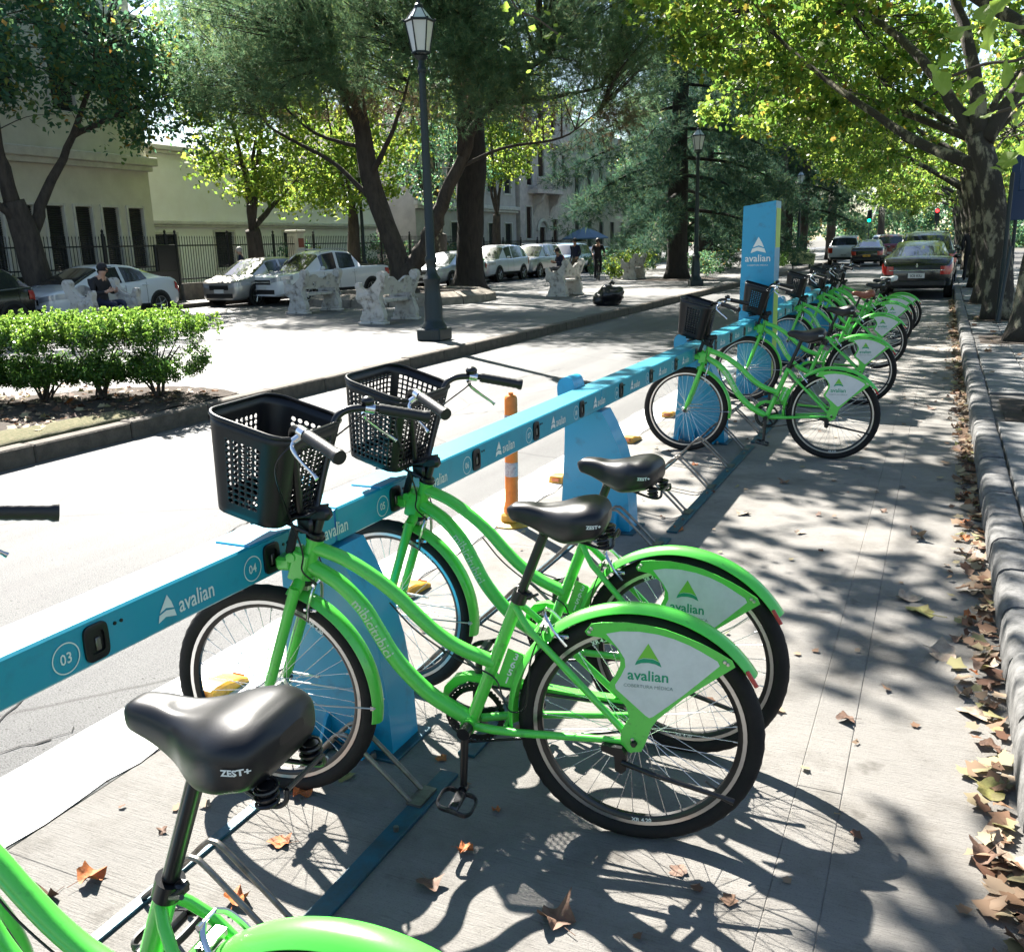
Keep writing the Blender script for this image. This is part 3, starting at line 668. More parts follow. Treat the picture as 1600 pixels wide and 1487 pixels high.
    for k, ch in enumerate('3651'): stext(b, ch, .030, Vector((.340, .0092, .508))-d*(.026*k), Vector((-.93, 0, -.36)).normalized(), Vector((-.36, 0, .93)).normalized(), .02)
    b.build('plate_number', WHITEP, pl, False)
    # fork and front-end (these turn with the bars)
    FR = []
    fk = []
    b = MB(); cr = AXP-AXD*.085; b.tube([cr+Vector((0, -.052, -.008)), cr+Vector((0, -.03, .006)), cr+Vector((0, 0, .010)), cr+Vector((0, .03, .006)), cr+Vector((0, .052, -.008))], .0185, 12); fork = b.build('fork', G, t); FR.append(fork)
    for s_ in (-1, 1):
        b = MB(); b.tube(soft([cr+Vector((0, s_*.05, 0)), cr+Vector((.02, s_*.053, -.06)), cr+Vector((.06, s_*.053, -.17)), HUBF+Vector((-.018, s_*.053, .05)), HUBF+Vector((0, s_*.055, .008))], 5), [.017]*9+[.0165]*4+[.016]*3+[.0135, .0125, .0115, .0105, .0095], 12)
        b.prism([(-.014, .02), (.012, .014), (.012, -.012), (-.012, -.012)], lambda u, v, q: HUBF+Vector((u, s_*.055+q, v)), -.003, .003); b.build('fork_blade', G, fork)
    b = MB(); b.tube([ht, ht+AXD*.004, ht+AXD*.005, ht+AXD*.016, ht+AXD*.018], [.028, .029, .0245, .024, .015], 18); b.tube([hb-AXD*.018, hb-AXD*.012, hb-AXD*.003, hb], [.024, .029, .029, .026], 18); hs = b.build('headset', BLACKM, t); FR.append(hs)
    wf = wheel('front_wheel', t, HUBF, [('XR 4.20', 2.2, WHITEP)]); FR.append(wf)
    wr = wheel('rear_wheel', t, HUBR, [('XR 4.20', -1.62, WHITEP), ('XR 4.20', 1.2, WHITEP)])
    ff = fender('front_fender', t, HUBF, .354, 104, 190, .062); FR.append(ff)
    b = MB()
    for s_ in (-1, 1): b.tube([HUBF+Vector((-.005, s_*.062, .0)), HUBF+Vector((-.20, s_*.055, -.002)), HUBF+Vector((-.345, s_*.031, -.006))], .0026, 6); b.tube([HUBF+Vector((-.02, s_*.060, .03)), HUBF+Vector((-.12, s_*.056, .028))], .004, 6)
    b.box(HUBF+Vector((-.335, 0, -.006)), (.01, .068, .012)); b.build('fender_stay', ALU, ff)
    rf = fender('rear_fender', t, HUBR, .366, -6, 148, .066, 52)
    b = MB(); s_ = -1; b.tube([HUBR+Vector((-.005, s_*.075, .0)), HUBR+Vector((-.15, s_*.062, .10)), HUBR+Vector((-.272, s_*.033, .215))], .0026, 6); b.build('fender_stay', ALU, rf)
    b = MB(); b.box(HUBR+Vector((-.296, .031, .19)), (.012, .006, .05), Matrix.Rotation(R(32), 3, 'Y'), .002); b.build('red_reflector', REDL, rf, False)
    # skirt guards with the printed sector
    gp = [(.129, .642), (.112, .665), (.083, .671), (.02, .676), (-.031, .673), (-.08, .665), (-.124, .651), (-.17, .634), (-.206, .617), (-.246, .595), (-.254, .578), (-.2, .535), (-.127, .477), (-.061, .410), (-.045, .384), (-.033, .345), (-.02, .312), (.012, .306), (.036, .33), (.032, .372), (.012, .408), (.022, .44), (.064, .488), (.066, .5), (.05, .525), (.037, .555), (.036, .58), (.047, .605), (.083, .628), (.122, .632)]
    wp = [(.073, .641), (.035, .651), (-.012, .654), (-.06, .650), (-.101, .641), (-.14, .627), (-.17, .612), (-.210, .590), (-.216, .578), (-.165, .526), (-.126, .487), (-.05, .418), (-.04, .413), (-.03, .419), (.048, .488), (.05, .499), (.035, .525), (.023, .553), (.025, .575), (.04, .60)]
    for s_ in (1,):
        b = MB(); b.prism(gp, lambda u, v, q: (u, s_*(.0785+q), v), -.0012, .0012); sg = b.build('skirt_guard', G, t, False)
        b = MB(); b.prism(wp, lambda u, v, q: (u, s_*(.0802+q), v), -.0004, .0004); pn = b.build('guard_panel', PANEL, sg, False)
        ux = Vector((-s_, 0, 0)); o = Vector((-.036, s_*.0812, .5615)); uy = Vector((0, 0, 1)); f = lambda u, v: o+ux*u+uy*v
        b = MB(); b.add([f(-.0285, .014), f(-.014, .038), f(0, .062), f(.014, .038), f(.0285, .014), f(.012, .021), f(-.012, .021)], [(0, 6, 3, 2, 1), (6, 5, 4, 3)] if False else [(0, 6, 1), (1, 6, 2), (2, 6, 5, 3), (3, 5, 4)]); b.build('emblem_top', LOGO_G1, pn, False)
        b = MB(); b.add([f(-.0345, -.001), f(-.029, .0128), f(-.012, .0195), f(.012, .0195), f(.029, .0128), f(.0345, -.001), f(.018, .0062), f(0, .0085), f(-.018, .0062)], [(0, 8, 1), (1, 8, 2), (2, 8, 7), (2, 7, 3), (3, 7, 6), (3, 6, 4), (4, 6, 5)]); b.build('emblem_base', LOGO_G2, pn, False)
        b = MB(); stext(b, 'avalian', .0405, o+uy*(-.042), ux, uy, .018); b.build('guard_lettering', LOGO_G2, pn, False)
        b = MB(); stext(b, 'COBERTURA MÉDICA', .0132, o+uy*(-.064), ux, uy, .0); b.build('guard_subtitle', LOGO_GR, pn, False)
        b = MB()
        for px, pz in ((.112, .652), (.118, .642), (-.228, .590), (-.236, .584), (.004, .345)): b.lathe([(0, .004*s_), (.004, .0035*s_), (.0055, 0)], 10, (px, s_*.080, pz), (0, 1, 0))
        b.build('screws', ALU, sg, True, 30, kind='stuff')
    # saddle and post
    d = (STT-BBK).normalized(); tb('seat_post', [STT-d*.03, STT+d*.215], .0136, 14, BLACKM)
    sd = make_saddle(t)
    b = MB(); c = STT+d*.215; b.tube([c+Vector((0, -.026, .004)), c+Vector((0, .026, .004))], .011, 12); b.box(c+Vector((0, 0, -.004)), (.035, .034, .028), bev=.006); b.build('post_head', BLACKM, t)
    # drivetrain: chainring and chain on the far side, cranks and pedals on both
    b = MB(); n = 42; c = BBK+Vector((0, -.05, 0)); pr = []
    for i in range(n*2): t_ = math.pi*i/n; r_ = .089 if i % 2 else .084; pr.append((r_*math.cos(t_), r_*math.sin(t_)))
    inn = [(.070*math.cos(math.pi*i/n), .070*math.sin(math.pi*i/n)) for i in range(2*n)]
    for q0, q1 in ((-.0025, .0025),):
        V = [c+Vector((u, q, v)) for q in (q0, q1) for u, v in pr]+[c+Vector((u, q, v)) for q in (q0, q1) for u, v in inn]; k = 2*n
        b.add(V, [f_ for i in range(k) for f_ in ((i, (i+1) % k, 2*k+(i+1) % k, 2*k+i), (k+i, 3*k+i, 3*k+(i+1) % k, k+(i+1) % k), (i, k+i, k+(i+1) % k, (i+1) % k), (2*k+i, 2*k+(i+1) % k, 3*k+(i+1) % k, 3*k+i))])
    for i in range(5): t_ = 2*math.pi*i/5+.3; b.tube([c, c+Vector((.074*math.cos(t_), 0, .074*math.sin(t_)))], [.012, .007], 6)
    b.build('chainring', BLACKM, t)
    b = MB(); up = [(.478+.092*math.cos(a), .30+.092*math.sin(a)) for a in [R(x) for x in range(100, -101, -12)]]; pts = [(u, -.05, v) for u, v in up]+[(.0+.034*math.cos(a), -.05, .335+.034*math.sin(a)) for a in [R(x) for x in range(-95, -266, -20)]]
    pts = soft(pts, 2, True)
    for i in range(0, len(pts)-1): pass
    b.tube(pts, [.0055 if i % 2 else .0038 for i in range(len(pts))], 6, closed=True); b.build('chain', BLACKM, t, True, 180)
    b = MB(); cg = [(.585, .33), (.575, .372), (.545, .405), (.50, .418), (.44, .415), (.20, .392), (.03, .385), (.02, .368), (.20, .372), (.42, .392), (.50, .397), (.545, .36), (.567, .33)]
    b.prism(cg, lambda u, v, q: (u, -.065+q, v), -.018, .012); b.build('chain_guard', G, t, True, 40)
    for s_, a in ((1, -88), (-1, 92)):
        b = MB(); y0 = s_*.062; e = BBK+Vector((.17*math.cos(R(a)), 0, .17*math.sin(R(a))))
        b.tube([BBK+Vector((0, y0, 0)), e+Vector((0, s_*.078, 0))], [.0125, .0105], 10, flat=.7, ref=(0, 1, 0)); b.tube([BBK+Vector((0, s_*.04, 0)), BBK+Vector((0, s_*.078, 0))], .0185, 14); b.tube([e+Vector((0, s_*.066, 0)), e+Vector((0, s_*.088, 0))], .013, 12)
        ck = b.build('crank', BLACKM, t)
        b = MB(); tl = Matrix.Rotation(R(-14*s_), 3, 'Y'); pc = e+Vector((0, s_*.138, -.004))
        b.tube([e+Vector((0, s_*.08, 0)), pc+Vector((0, s_*.045, 0))], .0055, 10); b.box(pc, (.03, .085, .02), tl, .006)
        for q in (-1, 1): b.tube([pc+tl @ Vector(p) for p in soft([(q*.012, -.046, 0), (q*.034, -.046, 0), (q*.048, -.03, 0), (q*.050, 0, 0), (q*.048, .03, 0), (q*.034, .046, 0), (q*.012, .046, 0)], 3)], .0042, 7, flat=2., ref=(0, 0, 1))
        b.tube([pc+tl @ Vector((-.036, -.046, 0)), pc+tl @ Vector((.036, -.046, 0))], .004, 6, flat=2.); b.tube([pc+tl @ Vector((-.036, .046, 0)), pc+tl @ Vector((.036, .046, 0))], .004, 6, flat=2.)
        b.build('pedal', BLACKM if s_ < 0 else mat('worn_black_metal', (.09, .09, .095), .38, .8, c2=(.02, .02, .022), vs_=40), ck)
    # kickstand, folded up along the rear wheel
    b = MB(); b.prism([(.085, .328), (.085, .312), (.05, .300), (.048, .258), (.030, .250), (.018, .262), (.016, .30), (.03, .325)], lambda u, v, q: (u, .086+q, v), -.012, .012); b.build('kickstand_bracket', BLACKP, t, True, 30)
    tb('kickstand', [(.03, .098, .285), (-.05, .11, .268), (-.23, .125, .236), (-.262, .126, .226)], [.0075, .0075, .0065, .009], 10, BLACKM)
    # brakes: two silver arms each, front and rear, with cables
    def vbrake(c, ax, par):
        ax = Vector(ax).normalized()
        for s_ in (-1, 1):
            b = MB(); b.tube(soft([c+Vector((0, s_*.036, 0))-ax*.075, c+Vector((0, s_*.040, 0))-ax*.03, c+Vector((0, s_*.030, 0))+ax*.012, c+Vector((0, s_*.014, 0))+ax*.03], 4), .0052, 8); b.box(c+Vector((0, s_*.024, 0))-ax*.048, (.045, .012, .012), bev=.003); b.build('brake_arm', CHROME if s_ > 0 else ALU, par)
        b = MB(); b.tube([c+ax*.03+Vector((0, -.016, 0)), c+ax*.03+Vector((0, .016, 0))], .003, 6); b.lathe([(0, .01), (.005, .01), (.005, 0)], 8, c+ax*.03+Vector((0, .016, 0)), (0, 1, 0)); b.build('brake_noodle', CHROME, par)
    br = MB(); br.box((.255, 0, .615), (.02, .05, .012)); br = br.build('rear_brake', ALU, t, False); vbrake(Vector((.235, 0, .635)), (.62, 0, .78), br)
    bf = MB(); bf.box(cr+Vector((-.012, 0, -.012)), (.02, .04, .012)); bf = bf.build('front_brake', ALU, t, False); FR.append(bf); vbrake(cr+Vector((-.038, 0, -.028)), (-.2, 0, .98), bf)
    # stem, bars, grips, levers
    b = MB(); q = ht+AXD*.02; b.tube([q, q+AXD*.045], .0135, 14, mi=0); b.box(q+AXD*.055+Vector((.012, 0, 0)), (.085, .036, .040), Matrix.Rotation(R(8), 3, 'Y'), .01); b.lathe([(0, .003), (.005, .003), (.006, 0)], 10, q+AXD*.052+Vector((.03, .018, 0)), (0, 1, 0)); stem = b.build('stem', BLACKM, t); FR.append(stem)
    cl = q+AXD*.058+Vector((.04, 0, .002))
    half = lambda s_: soft([cl+Vector((0, s_*.0, 0)), cl+Vector((0, s_*.035, .004)), cl+Vector((-.002, s_*.055, .03)), cl+Vector((-.018, s_*.085, .13)), cl+Vector((-.034, s_*.115, .228)), cl+Vector((-.05, s_*.135, .262)), cl+Vector((-.085, s_*.168, .272)), cl+Vector((-.15, s_*.222, .262)), cl+Vector((-.255, s_*.285, .232))], 5)
    hbp = half(1); b = MB(); b.tube(half(-1)[::-1]+hbp[1:], .0112, 12); hb_ = b.build('handlebar', BLACKM, t); FR.append(hb_)
    for s_ in (-1, 1):
        a, e = cl+Vector((-.135, s_*.212, .264)), cl+Vector((-.262, s_*.289, .230)); b = MB(); pts = [a.lerp(e, k/16) for k in range(17)]; b.tube(pts, [.0160+(.0012 if k % 2 else 0)+(.0028 if k >= 15 else 0) for k in range(17)], 14); b.build('grip', GRIP, hb_)
        b = MB(); p0 = cl+Vector((-.115, s_*.195, .268)); dr = (e-a).normalized(); fo = Vector((.62, s_*.25, -.45)).normalized()
        b.tube([p0-dr*.014, p0+dr*.014], .0165, 12); b.tube([p0, p0+fo*.034], .009, 8); lv = soft([p0+fo*.030, p0+fo*.046+dr*.014-Vector((0, 0, .008)), p0+fo*.040+dr*.045-Vector((0, 0, .034)), p0+fo*.026+dr*.075-Vector((0, 0, .062)), p0+fo*.022+dr*.088-Vector((0, 0, .074))], 4)
        b.tube(lv, [.006]*8+[.0052]*4+[.0048]*3+[.006, .0065], 8, flat=.75); b.build('brake_lever', CHROME, hb_)
    b = MB(); pl = cl+Vector((-.112, -.19, .272)); b.ball(pl+Vector((.0, 0, .018)), (.021, .021, .016)); b.tube([pl, pl+Vector((0, 0, .012))], .012, 10); b.build('bell', BLACKM, hb_)
    # cables
    b = MB(); p0 = cl+Vector((-.09, .21, .245))
    b.tube(soft([p0, p0+Vector((.05, .012, -.07)), cl+Vector((.005, .10, .02)), cl+Vector((-.005, .062, -.10)), cr+Vector((-.03, .055, .055)), cr+Vector((-.055, .028, .01)), cr+Vector((-.04, .018, .002))], 7), .0026, 6); b.build('brake_cable', BLACKM, hb_)
    b = MB(); b.tube(soft([cl+Vector((-.09, -.21, .245)), cl+Vector((.03, -.12, .12)), cl+Vector((.0, -.05, -.06)), (.93, -.03, .745), (.86, -.03, .680), (.75, -.03, .535), (.65, -.03, .398), (.53, -.03, .318)], 7), .0026, 6); b.build('brake_cable', BLACKM, t)
    b = MB(); b.tube(soft([(.70, .02, .655), (.62, .022, .575), (.50, .022, .50), (.40, .026, .46), (.37, .034, .40), (.345, .05, .372), (.30, .06, .40), (.285, .05, .53), (.25, .03, .63)], 7), .0024, 6); b.build('brake_cable', BLACKM, t)
    # basket with bracket
    me, S = BASK[1 if square else 0]
    bk = link('basket', me, t); FR.append(bk); sm = bk.modifiers.new('thick', 'SOLIDIFY'); sm.thickness = .0032; sm.offset = 0
    b = MB(); b.tube([S(i/16, -.004) for i in range(64)], .0052, 8, closed=True, flat=1.25); b.build('basket_rim', BLACKP, bk)
    b = MB(); b.box((1.0, 0, .894), (.19, .13, .008), Matrix.Rotation(R(10), 3, 'Y'), .003); b.box((.945, 0, .868), (.05, .05, .05), bev=.008)
    for s_ in (-1, 1): b.tube([(.93, s_*.03, .85), (.995, s_*.055, .89), (1.10, s_*.06, .905)], .0055, 8)
    b.build('basket_bracket', BLACKM, bk)
    # docking lug on the head tube
    b = MB(); b.box((.990, 0, .772), (.055, .05, .062), Matrix.Rotation(R(-6), 3, 'Y'), .012); b.box((1.02, .0, .752), (.05, .066, .04), bev=.008); b.box((.972, .028, .745), (.05, .012, .09), Matrix.Rotation(R(-18), 3, 'Y'), .004); b.lathe([(0, .012), (.014, .012), (.014, 0)], 12, (.99, .026, .775), (0, 1, 0)); b.build('dock_lug', G, t, True, 30)
    b = MB(); b.box((.985, .024, .825), (.026, .012, .09), Matrix.Rotation(R(-18), 3, 'Y'), .004); b.build('lock_strap', BLACKP, t, True, 30)
    return t, [o.name for o in FR]
def steer(t, names_idx, ang):
    M = Matrix.Translation(AXP) @ Matrix.Rotation(ang, 4, AXD) @ Matrix.Translation(-AXP)
    for i in names_idx: t.children_sorted[i].matrix_basis = M
def kids(t): return sorted(t.children, key=lambda o: o.name)
protos = []
for sq in (False, True):
    t, fr = make_bike(sq); order = list(t.children); protos.append((t, order, [i for i, o in enumerate(order) if o.name in fr]))
def put_bike(kind, first, loc, rz, st, label, saddle=None, lean=0., plain=False):
    t, order, fi = protos[kind]
    if first: r = t; ch = order
    else:
        r = t.copy(); col.objects.link(r); ch = [copy_tree(o, r) for o in order]
    r.location = (*loc, 0); r.rotation_euler = (lean, 0, rz); r['label'] = label; r['category'] = 'bicycle'; r['group'] = 'green share bikes parked at the docks'
    M = Matrix.Translation(AXP) @ Matrix.Rotation(st, 4, AXD) @ Matrix.Translation(-AXP)
    for i in fi: ch[i].matrix_basis = M
    if saddle:
        for o in ch:
            if o.name.split('.')[0] == 'saddle':
                o.data = o.data.copy(); o.data.materials[0] = saddle
                for p in list(o.children):
                    if p.name.startswith('saddle_print'): bpy.data.objects.remove(p)
    return r
put_bike(0, True, (-.661, 2.178), 3.311, -.031, 'green share bike in slot 04 with a round-holed black basket')
put_bike(1, True, (-.665, 2.668), 3.117, .037, 'green share bike in slot 05 with a square-mesh black basket')
bikeA = put_bike(0, False, (-.672, .885), 3.235, .30, 'cropped green share bike nearest the camera, only its saddle and rear fender in view')
put_bike(0, False, (-.667, 7.111), 3.178, .036, 'green share bike alone beyond the empty slots, before the totem')
put_bike(0, False, (-.665, 9.62), 3.20, .10, 'green share bike with black saddle whose basket stands before the totem')
put_bike(0, False, (-.668, 12.45), 3.17, .05, 'green share bike with a brown saddle just past the totem', BROWNV)
put_bike(0, False, (-.668, 14.75), 3.19, -.06, 'green share bike with black saddle right behind the brown-saddled one')
put_bike(0, False, (-.665, 16.15), 3.16, .08, 'green share bike with black saddle right before the white-saddled one')
put_bike(1, False, (-.60, 17.0), 3.18, .0, 'green share bike with a white saddle, last of the row', WHITEV)
for o in bikeA.children:          # its seat post is pulled up higher than on the others
    d = (STT-BBK).normalized()*.055
    if o.name.split('.')[0] == 'seat_post': o.location = d
    if o.name.split('.')[0] in ('saddle', 'post_head'): pv = STT+(STT-BBK).normalized()*.21; o.matrix_basis = Matrix.Translation(d+pv+Vector((.02, 0, 0))) @ Matrix.Scale(.99, 4) @ Matrix.Translation(-pv)
# ------------------------------------------------------------------ trees and hedge
LOBED = np.array([(0, -.40), (.36, -.38), (.34, -.14), (.56, .02), (.33, .20), (.22, .34), (0, .58), (-.22, .34), (-.33, .20), (-.56, .02), (-.34, -.14), (-.36, -.38)])
KITE = np.array([(0, -.5), (.30, -.05), (0, .5), (-.30, -.05)])
def unit(a): return a/np.maximum(1e-9, np.linalg.norm(a, axis=-1, keepdims=True))
def leaves(cl, per, size, shape=KITE, up=.55, spread=1., rng=RNG, hang=.35):
    """cl (n,4) clump centres and radii -> leaf polygons"""
    n = len(cl)*per; c = np.repeat(cl, per, 0); d = unit(rng.normal(size=(n, 3)))*(rng.random((n, 1))**.6)
    p = c[:, :3]+d*c[:, 3:4]*spread*np.array([1, 1, .75])
    nrm = unit(rng.normal(size=(n, 3))*.9+np.array([0, 0, up])); a = unit(np.cross(nrm, rng.normal(size=(n, 3)))+np.array([0, 0, -hang])); a = unit(a-nrm*(a*nrm).sum(1, keepdims=True)); b = np.cross(nrm, a)
    s = size*(.6+.7*rng.random((n, 1))); k = len(shape)
    V = p[:, None, :]+(a[:, None, :]*shape[None, :, 1:2]+b[:, None, :]*shape[None, :, 0:1]+nrm[:, None, :]*(np.abs(shape[None, :, 0:1])*.35-.06*shape[None, :, 1:2]))*s[:, None, :]
    return V.reshape(-1, 3), np.arange(n*k).reshape(n, k)
def needles(cl, per, ln, wd, tuft=12, out=None, droop=.25, rng=RNG, spreadr=1.):
    n = len(cl)*per; c = np.repeat(cl, per, 0); d = unit(rng.normal(size=(n, 3)))
    p = c[:, :3]+d*c[:, 3:4]*(rng.random((n, 1))**.5)*np.array([1, 1, .6])*spreadr
    ax = unit(d*.5+rng.normal(size=(n, 3))*.45+np.array([0, 0, .25])+(unit(p-np.array(out))*.5 if out is not None else 0))
    P = np.repeat(p, tuft, 0); A = np.repeat(ax, tuft, 0); m = len(P)
    t = unit(A+rng.normal(size=(m, 3))*.55+np.array([0, 0, -droop])); s = unit(np.cross(t, rng.normal(size=(m, 3))))
    L_ = ln*(.7+.6*rng.random((m, 1))); o = A*(rng.random((m, 1))*ln*.7)
    V = np.stack([P+o-s*wd, P+o+s*wd, P+o+t*L_], 1).reshape(-1, 3)
    return V, np.arange(m*3).reshape(m, 3)
def clumps(ells, r, rng=RNG, shell=.45):
    out = []
    for cx, cy, cz, rx, ry, rz, n in ells:
        d = unit(rng.normal(size=(n, 3))); q = (shell+(1-shell)*rng.random((n, 1)))**.8
        p = np.array([cx, cy, cz])+d*q*np.array([rx, ry, rz]); out.append(np.concatenate([p, r*(.65+.7*rng.random((n, 1)))], 1))
    return np.concatenate(out)
def noisy(pts, amt, n=5):
    P = soft(pts, n); return [p+Vector((random.uniform(-amt, amt), random.uniform(-amt, amt), 0)) if 0 < i < len(P)-1 else p for i, p in enumerate(P)]
def lumpy_trunk(pts, rs, n=16, amp=.08, flare=.42):
    P = soft(pts, 5); k = len(P); Rr = np.interp(np.linspace(0, 1, k), np.linspace(0, 1, len(rs)), rs); b = MB(); b.tube(P, list(Rr), n); V = []
    ph = [random.uniform(0, 6.28) for _ in range(4)]
    for i, v in enumerate(b.v[:k*n]):
        r_, j = divmod(i, n); c = P[r_]; t = 2*math.pi*j/n; h = max(0, 1-(c.z-P[0].z)/.7)
        f = 1+amp*math.sin(2*t+ph[0]+c.z*1.3)+amp*.7*math.sin(3*t+ph[1]-c.z*2.1)+amp*.5*math.sin(5*t+ph[2]+c.z*4)+flare*h*h*(1+.4*math.sin(4*t+ph[3]))
        q = c+(Vector(v)-c)*f; V.append((q.x, q.y, v[2] if r_ == 0 else q.z))
    b.v = V+b.v[k*n:]; return b, P
def tree(name, label, base, trunk, rs, ells, bark, leafm, group=None, per=60, size=.15, cr=.7, shape=KITE, needle=None, limbs=None, lr=.5, twigs=True, cl_extra=None, cat='tree', crown='crown', shell=.45, minz=None, out=None):
    t = thing(name, label, cat, base, 0, group); o = np.array(base)
    b, P = lumpy_trunk([Vector(p)-Vector(base) for p in trunk], rs); tr = b.build('trunk', bark, t, True, 180)
    tips = [P[-1]]; segs = list(P[len(P)//2:])
    ll = []
    if limbs is None:
        limbs = []
        for e in ells:
            c = Vector(e[:3]); a = Vector(trunk[-1]) if random.random() < .7 else Vector(trunk[-2]).lerp(Vector(trunk[-1]), .5); m = a.lerp(c, .5)+Vector((random.uniform(-.5, .5), random.uniform(-.5, .5), -.25*abs(c.z-a.z)*.3+random.uniform(0, .5)))
            limbs.append(([a, m, c], rs[-1]*lr))
    for pts, r0 in limbs:
        Q = noisy([Vector(p)-Vector(base) for p in pts], r0*.25, 6); k = len(Q); b = MB(); b.tube(Q, [r0*(1-.8*i/(k-1)) for i in range(k)], 9); b.build('limb', bark, t, True, 180); segs += Q
    cl = clumps(ells, cr, shell=shell)
    if cl_extra is not None: cl = np.concatenate([cl, cl_extra])
    if minz: cl = cl[cl[:, 2] > minz]
    cl[:, :3] -= o
    if twigs:
        S = np.array([tuple(p) for p in segs]); b = MB()
        for c in cl:
            i = int(np.argmin(((S-c[:3])**2).sum(1)+.15*np.random.RandomState(int(abs(c[0])*1e4) % 99999).rand(len(S))*4)); a = Vector(S[i]); e = Vector(c[:3]); ln = (e-a).length
            if ln < .05 or ln > 4.5: continue
            m = a.lerp(e, .55)+Vector((random.uniform(-.18, .18), random.uniform(-.18, .18), random.uniform(-.05, .22)))*min(1, ln*.5)
            b.tube(soft([a, m, e], 3), [max(.006, .011*ln*(1-k/7)) for k in range(7)], 5, caps=False)
        b.build('twigs', bark, t, True, 180, kind='stuff', fix=False)
    if needle:
        V, F = needles(cl, per, *needle, out=(np.array(out)-o) if out is not None else None)
    else: V, F = leaves(cl, per, size, shape)
    link(crown, fast_mesh(crown, V, F, leafm), t, 'stuff'); return t
GP = 'plane trees lining the bike lane kerb'; GF = 'trees along the far pavement'; GM = 'trees standing on the median'
ob = lambda p: tuple(p)
def plane_row(label, x, y, ells, lean=(-.35, .25), r=.30, per=62, size=.17, limbs=None, h=3.6, shape=LOBED, **k):
    tr = [(x, y, .1), (x+lean[0]*.15, y+lean[1]*.3, 1.2), (x+lean[0]*.55, y+lean[1]*.6, 2.5), (x+lean[0], y+lean[1], h)]
    return tree('plane_tree', label, (x, y, .1), tr, [r*1.08, r, r*.92, r*.86], ells, BARKP, LEAF_PLANE, GP, int(per*1.6), size*.80, .62, shape, limbs=limbs, lr=.55, **k)
# row on the right, over the lane
plane_row('plane tree outside the right edge whose large leaves hang into the top right corner', 1.22, 8.9,
          [(-2.5, 9.9, 6.9, 2.7, 4.3, 1.5, 42), (-4.9, 13.3, 7.6, 2.9, 3.2, 1.7, 40), (-3.25, 5.9, 6.7, 1.25, 2.5, 1.1, 27), (-5.3, 10.2, 7.1, 1.7, 2.6, 1.1, 15), (-8.2, 18.6, 8.6, 2.6, 2.6, 1.2, 26), (2.2, 8, 7.5, 2.5, 3, 2, 22)], h=3.9)
plane_row('nearest plane tree with its thick trunk cut by the right frame edge', 1.2, 15.0,
          [(-1.2, 17.2, 7.2, 2.9, 3.0, 1.7, 46), (-3.8, 19.3, 7.6, 3.0, 3.0, 2.0, 50), (2.6, 14.5, 7, 2.6, 3, 2.2, 26)], r=.25, lean=(.45, .1))
plane_row('mottled plane tree with a forked trunk right behind the leftmost sign post', .98, 18.75,
          [(-1.8, 23.5, 6.4, 2.6, 3, 2.0, 50), (-4.6, 23.5, 7.0, 3.2, 3.4, 2.4, 64), (2.8, 20, 6.5, 2.6, 3, 2.4, 30), (-.3, 20.5, 8.6, 2.4, 2.4, 1.6, 30)], lean=(-.62, .2), r=.225, h=3.3,
          limbs=[([(.36, 18.95, 3.2), (-.5, 19.8, 4.6), (-1.5, 21.6, 5.8), (-2.4, 23.5, 6.6)], .13), ([(.42, 18.95, 3.3), (.25, 19.2, 4.4), (-.3, 19.8, 6.2), (-.6, 20.5, 8.2)], .16), ([(.6, 18.9, 2.7), (-.9, 20.4, 3.55), (-2.9, 22.2, 5.2), (-4.6, 23.4, 6.8)], .115), ([(.5, 18.9, 3.2), (1.4, 19.2, 4.8), (2.8, 20, 6.4)], .15)])
plane_row('plane tree with a dark leaning trunk, third in the row behind the sign posts', .93, 23.2,
          [(-1.9, 27.5, 5.6, 2.4, 3, 2.0, 44), (-4.8, 28.5, 6.8, 3.0, 3.4, 2.6, 54), (2.6, 25, 6.4, 2.6, 3, 2.4, 24)], lean=(-.5, .3), r=.21, size=.18)
for i, (y, n) in enumerate(((29.5, 1.), (36.5, 1.), (44.5, .9), (54, .9), (66, .8), (80, .8))):
    lab = ['plane tree trunk beside the black parked car, fourth in the row', 'plane tree arching over the red car, fifth in the row', 'plane tree in the row beyond the parked cars, sixth from the right edge', 'plane tree far down the row, before the small traffic lights', 'plane tree far down the row, near the traffic lights', 'last plane tree that can be told apart at the end of the row'][i]
    plane_row(lab, .95, y, [(-2.3, y+3.5, 5.3, 2.8, 3.8, 2.3, int(46*n)), (-5.0-(i > 2)*.6, y+4, 7.2, 3.0, 4.2, 3.0, int(52*n)), (1.6, y+3, 4.6, 2.0, 4, 2.2, int(30*n)), (3, y+2, 7.5, 3, 4, 3, int(24*n))], lean=(-.5, .3), r=.21, size=.19+.012*i, shape=KITE, per=70)
